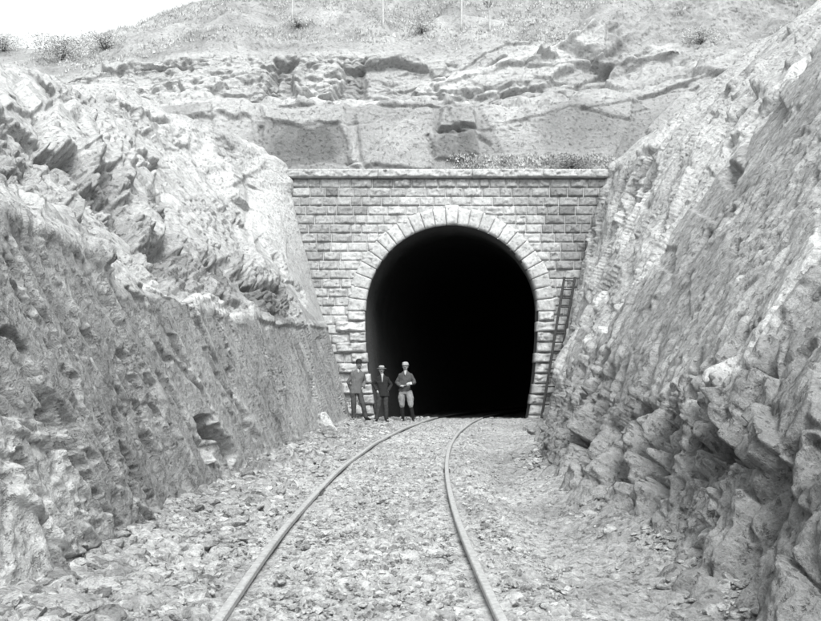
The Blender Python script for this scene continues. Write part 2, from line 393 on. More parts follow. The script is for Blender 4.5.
# ---- right side
ys = ysamp(1.6, 0, 36, 60, 900)
ky = [-4, 5, 9, 13.6, 15, 20, 24, 27.4, 36]
RK = [
 [(1.3,-.5),(1.3,-.5),(1.3,-.5),(1.3,-.5),(1.5,-.5),(2.2,-.5),(2.9,-.5),(3.6,-.5),(3.8,-.5)],
 [(1.72,.0),(1.78,.0),(1.86,0),(1.98,0),(2.2,0),(3.1,0),(3.75,0),(4.32,0),(4.5,0)],
 [(2.42,1.1),(2.45,1.1),(2.5,1.1),(2.52,1.1),(2.8,1.2),(3.4,1.2),(4.0,1.2),(4.6,1.2),(4.8,1.2)],
 [(6.5,6.2),(6.3,6.2),(6.1,6.2),(6.3,6.3),(6.7,6.5),(6.9,7.0),(6.6,7.4),(6.28,7.8),(6.3,7.8)],
 [(9,9),(9,9),(9.5,9.5),(10,10),(10.5,10.4),(11,10.8),(11,11.2),(11,11.6),(11.5,12.5)],
 [(14,12),(14,12),(14.5,12.5),(15,13),(16,13.5),(17,14.5),(18,16),(19,17),(20,19)],
 [(60,20)]*9,
]
P = sheet(ky, RK, ys, [14, 120, 380, 170, 60, 40])
N = normals(P)
if N[..., 0].mean() > 0: N = -N
U = px(P); X, Y, Z = P[..., 0], P[..., 1], P[..., 2]
far = sst(60, 12, np.abs(X))
Rr = rotm('Y', 36) @ rotm('X', -14)
nearslab = sst(14.3, 13.3, Y+.5*fbm(P*.8, 15, 3))
slab = nearslab*sst(.8, 1.5, Z+.35*fbm(P*1.1, 16, 3))*sst(8.2, 6.8, Z)
toe = sst(1.7, .9, Z+.4*fbm(P*.8, 18, 3))
wr = P+.12*vnoise(P*.8, 171)[..., None]
zn, tn_ = zones(U, P, [
 ([(748,118),(782,88),(786,112),(762,150),(746,162)], -.10, -.02), ([(728,400),(758,373),(775,380),(772,402),(790,460),(762,470),(748,450),(735,465),(722,440)], .16, .02),
 ([(711,404),(724,412),(728,452),(704,457),(697,440)], -.6, -.03), ([(750,416),(768,445),(766,466),(737,467),(740,450)], -.55, -.03), ([(776,378),(821,368),(821,520),(790,500),(780,440)], .06, -.01),
 ([(640,300),(700,215),(720,225),(660,310),(610,380),(596,380)], .07, .01), ([(645,150),(660,165),(655,215),(640,200)], -.10, -.02), ([(668,252),(684,250),(678,278),(664,270)], -.07, -.03),
 ([(821,255),(770,330),(735,385),(720,400),(700,420),(640,400),(700,320),(821,190)], .05, .01)])
spare = sst(.35, .65, fbm(P*.7+5, 172, 3))*slab; crag = (1-slab)*(1-toe)
ck = sst(.1, .5, fbm(P*.7+2, 173, 3))*crag; tk = sst(-20, -60, U[..., 0]-790+0*Y)*sst(-.35, .2, fbm(P*.8+2, 174, 3)+.5*sst(-20, 10, inpoly(U, [(560,430),(610,400),(650,405),(720,410),(760,440),(700,490),(650,510),(600,480)])))*toe
D = .06*ffbm(P*.35, 111, 3)+zn
linn = fnoise((P@Rr)*np.array([.9, 1.5, .09])+fnoise(P*.7, 6)[..., None]*.15, 155); lin2 = ffbm((P@Rr)*np.array([3.0, 5.0, .28]), 157, 3)
D += slab*(.05*(.5-np.abs(linn))+.014*(1-2*np.abs(lin2)))+crag*.12*(.5-np.abs(linn))
D += slab*(.016*blocks(P, (.8, 1.6, 4.0), 121, Rr, .6)[0]+.014*ffbm((P@Rr)*np.array([1.6, 1.6, .4]), 161, 4, .5)+.012*ridged((P@Rr)*np.array([5, 7, .7]), 162, 4, .6))
D += on(spare, lambda p: -.09*pits(p, (.14, .11, .34), 181, Rr, .62, 1)-.035*pits(p, (.06, .05, .14), 184, Rr, .5, 1)+.02*blocks(p, (.3, .25, .8), 131, Rr, .9)[0], P)
def crag_(p):
    a, ea = blocks(p, (.55, .5, 2.8), 141, Rr, .9)
    return .15*a-.08*sst(.04, 0, ea)+.09*ffbm((p@Rr)*np.array([1.5, 1.5, .45]), 165, 8, .58)
D += on(crag, crag_, P)
D += on(ck, lambda p: .05*blocks(p, (.20, .18, .8), 145, Rr, 1.1)[0]-.15*pits(p, (.16, .14, .5), 187, Rr, .45, 1)-.05*pits(p, (.08, .07, .16), 189, Rr, .4, 1), P)
def toe_(p):
    a, ea = blocks(p, (.50, .42, 1.1), 143, Rr, 1.0)
    return -.02+.09*a-.08*sst(.05, 0, ea)+.10*ffbm((p@Rr)*np.array([1.6, 1.6, .8]), 167, 8, .6)
D += on(toe, toe_, P)
D += on(tk, lambda p: .05*blocks(p, (.20, .17, .34), 151, Rr, 1.2)[0]-.34*pits(p, (.20, .17, .6), 191, Rr, .35, 1)-.08*pits(p, (.10, .09, .16), 193, Rr, .3, 1), P)
D += .004*ffbm(P*15, 164, 3, .6)+.03*ffbm(P*2.6, 166, 6, .62)*toe; es = np.ones_like(D)
D += .10*np.exp(-((Y-13.3)/.5)**2)*sst(.6, 1.5, Z)        # the rib where the near slab ends
cut = [
 ([(770,372),(745,385),(728,398)], 5, -.18), ([(821,272),(780,322),(748,378),(728,402),(705,425)], 5, .07), ([(821,292),(790,330),(765,366)], 3, -.06),
 ([(640,410),(637,440),(655,490)], 7, -.42), ([(660,425),(656,470)], 5, -.35), ([(690,440),(686,465)], 5, -.3), ([(618,440),(605,480)], 5, -.3), ([(575,440),(590,470)], 4, -.25),
 ([(738,170),(732,184)], 5, -.2), ([(722,240),(736,210)], 2, -.1),
 ([(612,310),(610,325)], 4, -.2), ([(606,368),(614,358)], 4, -.2), ([(676,388),(655,408)], 2, -.08), ([(665,250),(650,290),(622,345)], 2, -.06), ([(690,140),(670,200),(660,240)], 2.5, -.08),
 ([(800,110),(770,140)], 2.5, -.06), ([(812,60),(800,80)], 4, -.12), ([(780,470),(772,500)], 6, -.2), ([(815,440),(805,480)], 7, -.15), ([(640,240),(625,300),(612,335)], 3, -.09),
 ([(620,200),(600,300),(590,360)], 3, -.08), ([(700,130),(740,110),(790,75)], 4, -.12), ([(655,455),(640,480)],5,-.12), ([(600,400),(580,440)],3,-.1), ([(570,420),(585,405)],3,-.12),
]
D = carve(U, D, P, cut, 211, .6)
sD, sT = streaks(U, P, [[(821,110),(740,210),(680,300),(620,400)], [(821,180),(750,270),(690,350),(645,410)], [(800,60),(720,170),(660,270),(600,370)], [(821,230),(760,300),(700,380),(665,420)], [(700,140),(640,260),(592,370)],
 [(660,150),(622,250),(585,350)], [(821,140),(770,205),(710,290),(650,380)], [(821,78),(750,160),(700,235),(640,335)], [(640,170),(600,290),(575,380)], [(821,320),(790,360),(765,400)], [(780,150),(730,215),(690,280)], [(680,200),(640,280),(600,345)], [(821,205),(790,245),(740,310),(715,345)]], 431, 1.6, -.03, .015, where=1-toe)
D += sD*(1-toe)
D *= far
tone = .31+.03*fbm(P*.6, 311, 3)-.02*toe*(.5+fbm(P*1.1, 312, 3))
tone += (1-slab)*(1-toe)*(.075+.05*fbm(P*.7, 313, 3))-.03*sst(5, 8, Z)
tone = tone*(1-.2*sst(.1, 0, es))
tone *= 1+.16*fbm(P*.35+3, 315, 3)-.14*toe+(1-toe)*(.14*sst(-.2, -.9, lin2)-.20*sst(.45, 1.0, lin2)-.12*sst(.3, .8, linn))
tone += tn_+sT*(1-toe)
tone += .22*np.exp(-(pdist(U+4*ffbm(P*4, 17, 4)[..., None], [(821,238),(785,300),(752,352),(722,388),(700,405)])/7.0)**2)+.12*np.exp(-(pdist(U+4*ffbm(P*4, 18, 4)[..., None], [(821,48),(780,88),(738,140),(700,205),(655,280)])/6.0)**2)
tone += .35*np.exp(-(pdist(U+5*fbm(P*9, 19, 3)[..., None], [(724,470),(716,492),(712,510),(702,532),(690,556)])/3.0)**2)*sst(0, .3, fbm(P*12, 23, 2)+.2)
tone = np.clip(tone, .05, .6)
P2 = relax(P+N*D[..., None], 2)
keep = ~((P2[..., 1] > 27.9) & (P2[..., 2] < 7.2))
o = mesh_obj('rock_cutting_side', P2.reshape(-1, 3), grid_faces(*P.shape[:2], keep), M['rock_right'], tone=tone)
setp(o, 'grey sloping rock side of the cutting behind the ladder', kind='structure')

# ---- hill above the portal
xs = np.concatenate([np.linspace(-70, -18, 60, endpoint=False), np.linspace(-18, 16, 760, endpoint=False), np.linspace(16, 70, 60)])
kx = [-70, -20, -16, -12, -8, -4.8, 0, 1.5, 3.5, 8, 14, 20, 70]
HK = [
 [(27.85,6.5)]*13,
 [(28.2,7.62)]*13,
 [(28.6,8.2),(28.6,8.2),(28.6,8.2),(28.7,8.2),(29,8.3),(29.3,7.7),(29.4,7.75),(29.4,7.8),(29.3,8.1),(29.6,8.6),(30,10),(30,11),(30,13)],
 [(31,9.5),(31,9.6),(31,9.8),(31,10),(30.4,10.5),(30.0,10.6),(30.1,10.65),(30.2,10.7),(30.6,10.6),(31.2,11.4),(32,13),(33,15),(33,17)],
 [(33,10),(33,10.4),(33,10.8),(33,11),(33,11.4),(33,11.3),(33,11.2),(33,11.0),(33,11.3),(33.5,12.6),(34.5,14.5),(36,17),(36,19)],
 [(34,11.5),(34,12),(34,12.6),(34,13.2),(34,13.8),(34,13.9),(34,13.7),(34,13.6),(34.2,14.2),(35.4,15.6),(36.5,17.5),(38,20),(38,22)],
 [(50,19),(50,20.0),(50,20.9),(50,22.6),(50,24),(50,25),(50,26),(50,26.5),(50,27),(50,28),(50,30),(50,31),(50,33)],
 [(90,12),(90,15),(90,17),(90,22),(90,28),(90,32),(90,36),(90,38),(90,39),(90,40),(90,40),(90,40),(90,40)],
]
P = sheet(kx, HK, xs, [8, 14, 150, 60, 120, 170, 40])
# sheet() gives (Y, x, Z) order for (a, s, b): swap
P = np.stack([P[..., 1], P[..., 0], P[..., 2]], -1)
N = normals(P)
if N[..., 1].mean() > 0: N = -N
U = px(P); X, Y, Z = P[..., 0], P[..., 1], P[..., 2]
face = sst(28.3, 28.9, Y)*sst(34.8, 33.8, Y)
f1 = sst(28.4, 28.9, Y)*sst(31.5, 30.5, Y)
wr = P+.25*vnoise(P*.6, 271)[..., None]
hb, eb = blocks(P+.1*vnoise(P, 2)[..., None], (2.6, 3.5, 6.0), 221, rotm('Y', 4), .22)
left_ = sst(-3, -7, X); rough = sst(-.1, .4, fbm(P*.33+5, 251, 2)+.6*left_-.3*f1)
D = .12*ffbm(P*.3, 211, 3)
def beds(p, th, amp, k, sd):
    q = (p[..., 2]-k*p[..., 0]+.35*fbm(p*np.array([.25, .3, .3]), sd, 3))/th
    return amp*((.5-(q-np.floor(q)))*(.5+.5*h3(np.floor(q), np.floor(q*0+p[..., 0]/3.1+sd), q*0, sd)*2))
D += face*f1*(.18*hb-.10*sst(.02, 0, eb)+.06*ffbm(P*.9, 243, 7, .58)+beds(P+.3*ffbm(P*.5, 244, 4)[..., None], 1.3, .02, .02, 5))
f2 = face*(1-f1)
hq, eq = blocks(P+.25*vnoise(P*.5, 4)[..., None], (2.4, 2.2, .95), 249, rotm('Y', -10), .7); hr, er = blocks(P, (1.0, .9, .42), 252, rotm('Y', -10), .9)
D += f2*(.30*hq-.10*sst(.03, 0, eq)+.09*hr+beds(P+.25*ffbm(P*.8, 247, 4)[..., None], .62, .04, .16, 7)+beds(P+.1*ffbm(P*1.5, 248, 3)[..., None], .21, .02, .16, 9)+.12*ffbm(P*np.array([.7, .7, 1.0]), 242, 8, .6))
D += on(rough*face, lambda p: .05*blocks(p, (.4, .35, .25), 235, rotm('Y', -9), 1.0)[0]-.16*pits(p, (.28, .25, .16), 245, rotm('Y', -9), .6, 1), P)
D += (1-face)*sst(34, 35, Y)*(.5*ffbm(P*.35, 261, 7, .55)+.06*fbm(P*3, 263, 3)+beds(P+.3*ffbm(P*.5, 244, 4)[..., None], 1.1, .12, .2, 11)*sst(-.1, .3, fbm(P*.2, 264, 2)))
cut = [
 ([(275,55),(270,100)], 4, -.5), ([(343,60),(337,95)], 5, -.45), ([(352,58),(363,98)], 6, -.25), ([(295,62),(300,98)], 10, .35), ([(390,80),(400,100)], 12, -.3),
 ([(438,132),(462,130)], 3, -.5), ([(428,138),(434,158)], 3, -.4), ([(478,135),(490,142)], 5, -.4), ([(355,122),(362,165)], 3, -.25), ([(300,105),(360,105),(430,108)], 3, -.2),
 ([(430,90),(520,65),(620,30)], 6, .35), ([(420,104),(500,92),(600,80),(640,70)], 4, -.3), ([(560,53),(585,60),(600,62)], 4, -.4),
 ([(635,52),(645,54)], 3, -.5), ([(540,98),(600,95),(640,85)], 4, -.3), ([(565,95),(575,98)], 3, -.4), ([(260,128),(262,165)], 3, -.3), ([(347,128),(352,165)], 4, .2), ([(245,100),(255,150)], 3, -.25),
 ([(450,110),(452,125)], 8, .25), ([(455,148),(458,156)], 10, .2), ([(280,105),(340,101),(420,104),(440,108)], 3, .2), ([(480,128),(560,110),(640,98)], 4, .2), ([(250,92),(258,60)], 3, -.25), ([(248,60),(247,90)], 4, -.2),
]
cut = [(a_, b_*.5, c_*.4) for a_, b_, c_ in cut]
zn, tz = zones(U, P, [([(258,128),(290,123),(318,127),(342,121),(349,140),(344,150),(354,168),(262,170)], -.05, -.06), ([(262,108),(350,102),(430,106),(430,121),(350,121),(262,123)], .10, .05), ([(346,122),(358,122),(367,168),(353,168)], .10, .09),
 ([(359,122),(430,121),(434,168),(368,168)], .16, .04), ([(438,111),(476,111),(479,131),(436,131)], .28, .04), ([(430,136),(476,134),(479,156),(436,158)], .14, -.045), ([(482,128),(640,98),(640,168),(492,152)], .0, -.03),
 ([(274,56),(300,56),(298,98),(268,100)], -.35, -.06), ([(300,56),(342,62),(336,97),(298,98)], .30, .02), ([(343,60),(367,60),(364,98),(338,96)], -.25, -.08),  # negative tones paint shade on the sides of the big blocks
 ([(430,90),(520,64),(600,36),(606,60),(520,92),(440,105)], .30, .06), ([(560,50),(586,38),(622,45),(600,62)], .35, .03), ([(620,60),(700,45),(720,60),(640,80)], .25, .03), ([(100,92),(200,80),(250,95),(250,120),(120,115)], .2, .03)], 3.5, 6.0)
D = D*(1-.45*f1)+zn
D = carve(U, D, P, cut, 221, 1.6)
D *= sst(70, 30, np.abs(X))
tone = .31+.04*fbm(P*.25, 321, 3)
tone += f1*(-.06+.08*.5*hb)
tone = tone + rough*face*.07
tone = tone + (1-face)*(-.03+.07*fbm(P*.8, 331, 4))
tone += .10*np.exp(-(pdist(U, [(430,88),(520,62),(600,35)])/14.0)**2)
for (qx, qy, qr, qa) in ((300,150,40,-.07),(325,140,30,-.05),(575,125,45,-.05),(620,60,22,-.07),(300,75,20,-.06),(355,80,16,-.07),(520,75,35,-.04),(455,150,22,-.05),(230,120,30,.05),(400,135,28,.05)):  # darker patches put the shade of some rock faces into the tone
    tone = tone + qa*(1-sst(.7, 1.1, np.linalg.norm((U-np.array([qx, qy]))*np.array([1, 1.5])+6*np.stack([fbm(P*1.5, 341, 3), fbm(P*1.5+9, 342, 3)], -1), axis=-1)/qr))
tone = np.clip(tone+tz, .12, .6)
P2 = relax(P+N*D[..., None], 2)
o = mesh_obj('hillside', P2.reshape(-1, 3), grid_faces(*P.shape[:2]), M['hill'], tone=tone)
setp(o, 'terraced rocky hillside rising above the tunnel', kind='structure')
HILL = P2

# ------------------------------------------------------------------ ground
yg = np.concatenate([np.linspace(-4, 2, 40, endpoint=False), np.geomspace(2, 30, 900), np.linspace(30.2, 66, 40)])
ug = np.linspace(-3.4, 3.6, 420)
YY, UU = np.meshgrid(yg, ug, indexing='ij')
XX = track_x(YY)*sst(8, 20, YY)+UU*(1+.0*YY)+.0+.25*sst(20, 28, YY)
P = np.stack([XX, YY, 0*XX], -1)
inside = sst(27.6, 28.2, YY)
u = XX-track_x(YY)
mid = sst(.95, .7, np.abs(u))
railclear = 1-.88*(np.exp(-((np.abs(u)-.708)/.09)**2))
hb, eb = blocks(P, (.34, .26, .3), 401, None, .8); hs, es = blocks(P, (.13, .10, .1), 405, None, .9); ht, et = blocks(P, (.06, .05, .05), 407, None, .9)
smoothr = sst(.9, 1.3, u)*sst(3, 5, YY)
D = .030*hb*(1-.85*smoothr)*(1-.6*mid)+.020*hs*(1-.5*smoothr)+.008*ht-.02*sst(.15, 0, eb)*(1-.7*smoothr)-.012*sst(.2, 0, es)*(1-.5*smoothr)+.012*fbm(P*9, 411, 3)+.03*smoothr*fbm(P*1.5, 415, 4)
Uq = px(P)
bank = [(150,520),(175,503),(194,494),(220,486),(246,479),(285,467),(312,459)]
D += .075*(1-sst(.2, 1.3, pdist(Uq+2*np.stack([fbm(P*2, 431, 3), fbm(P*2+5, 431, 3)], -1), bank)/4.0))-.06*(1-sst(.2, 1.3, pdist(Uq+np.array([3., 5.]), bank)/4.5))
D += (.030*ffbm(P*2.5, 417, 5, .6)+.012*hs-.02*sst(.2, 0, es))*sst(-.8, -1.2, u)
D *= railclear
P[..., 2] = ground_z(XX, YY)+D
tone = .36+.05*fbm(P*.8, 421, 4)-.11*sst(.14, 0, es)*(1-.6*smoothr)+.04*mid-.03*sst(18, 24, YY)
Uq = px(P)
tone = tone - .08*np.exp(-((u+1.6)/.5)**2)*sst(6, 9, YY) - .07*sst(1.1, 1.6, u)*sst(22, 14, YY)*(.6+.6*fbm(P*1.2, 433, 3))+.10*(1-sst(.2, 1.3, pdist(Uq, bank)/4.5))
tone = np.clip(tone, .08, .6)*(1-.93*inside)  # floor past the mouth painted almost black for the tunnel's darkness
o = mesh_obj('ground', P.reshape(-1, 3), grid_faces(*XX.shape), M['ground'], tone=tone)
setp(o, 'stony ballasted floor of the cutting', kind='structure')

# ------------------------------------------------------------------ loose stones
def stone_variants(n, sub, flat=1.0, seed=0):
    r = np.random.default_rng(seed); bm = bmesh.new(); bmesh.ops.create_icosphere(bm, subdivisions=sub, radius=1)
    V = np.array([v.co[:] for v in bm.verts]); Fs = np.array([[v.index for v in f.verts] for f in bm.faces]); bm.free()
    out = []
    for q in range(n):
        pl = r.normal(size=(9 if sub < 3 else 14, 3)); pl /= np.linalg.norm(pl, axis=1)[:, None]; dd = r.uniform(.55, .95, len(pl))
        dots = V@pl.T
        s = np.where(dots > 1e-3, dd/np.maximum(dots, 1e-3), 9).min(1); s = np.minimum(s, 1.0)
        out.append(V*s[:, None]*np.array([r.uniform(.8, 1.25), r.uniform(.7, 1.1), r.uniform(.45, .85)*flat]))
    return out, Fs
def scatter(name, pts, sizes, tones, sub, mat, seed, label, flat=1.0, tiltmax=.5, sink=.25):
    r = np.random.default_rng(seed); var, Fs = stone_variants(24, sub, flat, seed); nv = len(var[0]); n = len(pts)
    a = r.uniform(0, 2*PI, n); tx = r.normal(0, tiltmax/2, n); ty = r.normal(0, tiltmax/2, n); vi = r.integers(0, 24, n)
    Vv = np.array(var)[vi]*sizes[:, None, None]
    ca, sa = np.cos(a)[:, None], np.sin(a)[:, None]
    x, y, z = Vv[..., 0], Vv[..., 1], Vv[..., 2]
    x, y = x*ca-y*sa, x*sa+y*ca
    y, z = y*np.cos(tx)[:, None]-z*np.sin(tx)[:, None], y*np.sin(tx)[:, None]+z*np.cos(tx)[:, None]
    x, z = x*np.cos(ty)[:, None]-z*np.sin(ty)[:, None], x*np.sin(ty)[:, None]+z*np.cos(ty)[:, None]
    Vv = np.stack([x, y, z], -1)+pts[:, None, :]; Vv[..., 2] += (sizes*sink)[:, None]
    FF = (Fs[None]+(np.arange(n)*nv)[:, None, None]).reshape(-1, 3)
    o = mesh_obj(name, Vv.reshape(-1, 3), FF, mat, tone=np.repeat(tones, nv), smooth=False)
    return setp(o, label, kind='stuff')
r = RNG
n = 24000
y = 3.2*np.power(30/3.2, r.random(n)**.9); c = track_x(y); u = r.uniform(-2.1, 2.6, n)
s = np.exp(r.normal(-3.75, .5, n))
leftrub = sst(-.7, -1.3, u)
s = s*(1+1.0*leftrub)*(1-.35*sst(1.0, 1.5, u)); s = np.clip(s, .010, .11)
k = (np.abs(np.abs(u)-.75) > .05+s*1.0)&(r.random(n) < 1-.85*sst(1.1, 1.5, u)*sst(2.4, 1.9, u)); y, c, u, s = y[k], c[k], u[k], s[k]
x = c*sst(8, 20, y)+u+(1-sst(8, 20, y))*(-.3); 
z = ground_z(x, y)
mid = np.abs(x-track_x(y)) < .8
s = np.where(mid, np.minimum(s, .045), s)
k = np.abs(np.abs(x-track_x(y))-.7175) > .045+s*1.15
x, y, z, s = x[k], y[k], z[k], s[k]
scatter('ballast_gravel', np.stack([x, y, z], -1), s, np.clip(.37+.07*r.normal(size=len(x)), .15, .55), 1, M['rubble'], 5, 'loose broken ballast stones strewn over the floor of the cutting', sink=-.15, flat=.8)
# slabby rubble on the left foreground and small talus along both feet
n = 5200
y = 3.3*np.power(26/3.3, r.random(n)); side = r.random(n)*.85
xl = np.interp(y, [3, 9, 20, 27], [-2.15, -2.12, -1.95, -1.85]); xr = np.interp(y, [3, 13.6, 20, 27], [2.0, 2.1, 3.1, 4.3])
x = np.where(side < .68, xl+np.abs(r.normal(0, .38, n)), xr-np.abs(r.normal(0, .22, n))+.1)
s = np.clip(np.exp(r.normal(-3.35, .55, n)), .018, .12)*np.where(side < .68, 1, .75)
k = np.abs(np.abs(x-track_x(y))-.7175) > .06+s*1.1
x, y, s = x[k], y[k], s[k]
scatter('rubble', np.stack([x, y, ground_z(x, y)], -1), s, np.clip(.34+.07*r.normal(size=len(x)), .12, .5), 2, M['rubble'], 9, 'slabby broken rock rubble along the foot of both rock sides', flat=.7, tiltmax=.6, sink=.1)

def boulder(label, loc, dims, rot, seed, tone=.42, cat='rock', name='boulder'):
    var, Fs = stone_variants(1, 4, 1.0, seed); V = var[0]/np.abs(var[0]).max(0)
    V = V*(1+.05*fbm(V*2.5+seed, seed, 4)[:, None])
    V = V*np.array(dims)/2
    V = V@np.array(Matrix.Rotation(rot[0], 3, 'X')@Matrix.Rotation(rot[1], 3, 'Y')@Matrix.Rotation(rot[2], 3, 'Z')).T
    V[:, 2] -= V[:, 2].min()+.02
    z = float(ground_z(np.array([loc[0]]), np.array([loc[1]]))[0]) if len(loc) == 2 else loc[2]
    o = mesh_obj(name, V, Fs, M['rubble'], tone=np.full(len(V), tone), smooth=False, loc=(loc[0], loc[1], z-.03))
    me = o.data
    return setp(o, label, cat, 'loose boulders in the cutting')
def G(x, y, dz=0):   # a photo point on the floor -> metres
    d = F*(CAMZ-dz)/(y-HY); return ((x-HX)/F*d, d)
boulder('pale pointed block leaning on the smooth rock wall left of the men', G(326, 440), (.30, .22, .62), (.1, -.55, .3), 3, .55)
boulder('flat grey slab lying at the very bottom left corner of the photo', G(62, 612), (.42, .3, .14), (.1, .1, .4), 11, .34)
boulder('broad flat slab beside the near end of the left rail', G(178, 575), (.36, .28, .1), (.05, -.08, 1.1), 13, .42)
boulder('pale wedge of rock at the foot of the triangular dark hollow', G(214, 474), (.5, .35, .3), (.1, .2, .2), 17, .46)
boulder('small dark angular stone between the flat slab and the left rock foot', G(118, 582), (.2, .17, .13), (.3, .1, .7), 19, .26)
boulder('light rounded stone on rubble below the low pale bank at the left', G(150, 545), (.3, .22, .13), (.1, .1, .2), 23, .5)
boulder('grey flat stone lying just outside the left rail halfway to the tunnel', G(262, 488), (.34, .22, .12), (.05, .1, .5), 29, .36)
boulder('largest block at the foot of the dark pocketed rock on the right', G(712, 556), (.34, .3, .26), (.3, .1, .2), 31, .38)
boulder('dark squat stone lying close outside the right rail', G(486, 520), (.13, .11, .08), (.1, .1, .9), 37, .2)
boulder('angular block under the broken edge of the tunnel sill', G(541, 431), (.7, .5, .38), (.1, .15, .3), 41, .3)
boulder('tilted block lying beside the foot of the ladder', G(531, 426), (.5, .4, .25), (.25, -.15, .8), 43, .36)

# ------------------------------------------------------------------ masonry portal
YF = 27.5; S = 32.0
CX, ZS, RI = (451.7-HX)/S, CAMZ+(HY-311)/S, 2.68      # arch centre x, springing height, inner radius
ZTOP = CAMZ+(HY-178.5)/S
portal = empty('tunnel_portal', (CX, YF, 0))
setp(portal, 'rock-faced sandstone portal with round horseshoe arch around the black tunnel mouth', 'tunnel portal')
def jamb(z):       # inner half width below the springing: the sides draw in towards the floor
    t = np.clip((ZS-z)/ZS, 0, 1.1); return RI-.30*t**2.0
class Stones:
    def __init__(s): s.V, s.F, s.T, s.n = [], [], [], 0
    def quad_stone(s, c, y0, depth, bulge, tone, seed, nx=16, nz=9, gap=.008, rough=1.0):
        """c: four corners (x, z): a-b along the bottom, d-c along the top; rock-faced front towards -y"""
        c = np.array(c, float); m = c.mean(0); c = m+(c-m)*(1-gap*2/np.maximum(np.linalg.norm(c-m, axis=1, keepdims=True), .05))
        u = np.linspace(0, 1, nx); w = np.linspace(0, 1, nz); Uu, Ww = np.meshgrid(u, w, indexing='ij')
        X = (c[0][0]*(1-Uu)+c[1][0]*Uu)*(1-Ww)+(c[3][0]*(1-Uu)+c[2][0]*Uu)*Ww
        Zz = (c[0][1]*(1-Uu)+c[1][1]*Uu)*(1-Ww)+(c[3][1]*(1-Uu)+c[2][1]*Uu)*Ww
        e = np.minimum(np.minimum(Uu, 1-Uu)*nx/2.6, np.minimum(Ww, 1-Ww)*nz/2.2); e = np.clip(e, 0, 1); e = e*(2-e)
        Q = np.stack([X, 0*X+seed*3.7, Zz], -1)
        e = np.minimum(e*1.3, 1)
        fac, _e = blocks(Q, (.16, .3, .12), 502, None, 1.2)
        b = bulge*e*(.62+.45*(1-Ww)+.45*rough*fbm(Q*5, 500, 4, .6)+.35*rough*fac)
        Yv = y0-b+.012
        f = np.stack([X, Yv, Zz], -1).reshape(-1, 3)
        # rim going back
        ring = [i*nz for i in range(nx)]+[(nx-1)*nz+j for j in range(1, nz)]+[i*nz+nz-1 for i in range(nx-2, -1, -1)]+[j for j in range(nz-2, 0, -1)]
        back = f[ring].copy(); back[:, 1] = y0+depth
        s.V.append(np.concatenate([f, back])); k = len(ring); o = s.n
        Fq = grid_faces(nx, nz)+o
        rr = np.array(ring)+o; bb = np.arange(k)+o+len(f)
        side = np.stack([rr, np.roll(rr, -1), np.roll(bb, -1), bb], -1)
        s.F.append(Fq); s.F.append(side[:, ::-1]); s.T.append(np.concatenate([np.full(len(f), tone), np.full(k, tone*.12)])); s.n += len(f)+k
    def make(s, name, mat, parent):
        V = np.concatenate(s.V)-np.array(parent.location)
        return mesh_obj(name, V, np.concatenate(s.F), mat, parent, tone=np.concatenate(s.T), smooth=True)
RO = RI+.56
# courses of the wall
W_ = Stones(); z = ZTOP; row = 0; rg = random.Random(5)
while z > -.2:
    hgt = .285 if z > 3.4 else .30
    z0, z1 = z-hgt, z; zb = z0
    def edge(zq):
        dz = zq-ZS
        if dz > 0:
            rr = RI+.2
            return math.sqrt(rr*rr-dz*dz) if dz < rr else 0
        return float(jamb(zq))+.25
    eb = edge(zb)
    for side in (-1, 1):
        if eb == 0 and side == -1: continue
        lim = (-4.9, 6.9)
        if eb == 0: x, xe, st = lim[0]-CX-rg.random()*.4, lim[1]-CX, 1
        elif side == 1: x, xe = eb, lim[1]-CX
        else: x, xe = lim[0]-CX-rg.random()*.4, -eb
        while x < xe-.01:
            wv = rg.uniform(.30, .68); 
            if x+wv > xe-.25: wv = xe-x
            zc = (z0+z1)/2
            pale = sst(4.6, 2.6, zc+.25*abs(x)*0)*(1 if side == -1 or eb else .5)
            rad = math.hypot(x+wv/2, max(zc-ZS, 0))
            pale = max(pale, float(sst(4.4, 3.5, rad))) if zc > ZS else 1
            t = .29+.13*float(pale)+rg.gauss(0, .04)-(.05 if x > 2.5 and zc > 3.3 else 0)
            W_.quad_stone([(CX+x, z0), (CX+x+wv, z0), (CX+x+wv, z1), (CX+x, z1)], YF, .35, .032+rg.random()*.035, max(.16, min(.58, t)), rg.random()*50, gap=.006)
            x += wv
    z -= hgt; row += 1
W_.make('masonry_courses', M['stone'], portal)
# mortar backing: a plate with the arch cut out
npt = 64; ang = np.linspace(0, PI, npt)
inner = [(CX+float(jamb(0))*1.0+.03, -.4)]+[(CX+float(jamb(q))+.03, q) for q in np.linspace(0, ZS, 8)[:-1]]+[(CX+(RI+.03)*math.cos(a), ZS+(RI+.03)*math.sin(a)) for a in ang]+[(CX-float(jamb(q))-.03, q) for q in np.linspace(ZS, 0, 8)[1:]]+[(CX-float(jamb(0))-.03, -.4)]
outer = []
for (x, z) in inner:
    if z < ZS: outer.append((7.2 if x > CX else -5.3, z))
    else:
        a = math.atan2(z-ZS, x-CX); ex = (7.2-CX) if math.cos(a) > 0 else (CX+5.3); t1 = ex/max(abs(math.cos(a)), 1e-6); t2 = (ZTOP-.0-ZS)/max(math.sin(a), 1e-6); t = min(t1, t2)
        outer.append((CX+t*math.cos(a), ZS+t*math.sin(a)))
V = [(x, YF+.02, z) for x, z in inner]+[(x, YF+.02, z) for x, z in outer]; k = len(inner)
Fq = [(i, i+1, k+i+1, k+i) for i in range(k-1)]
mesh_obj('mortar_bed', np.array(V)-np.array(portal.location), np.array(Fq), M['mortar'], portal, smooth=False)
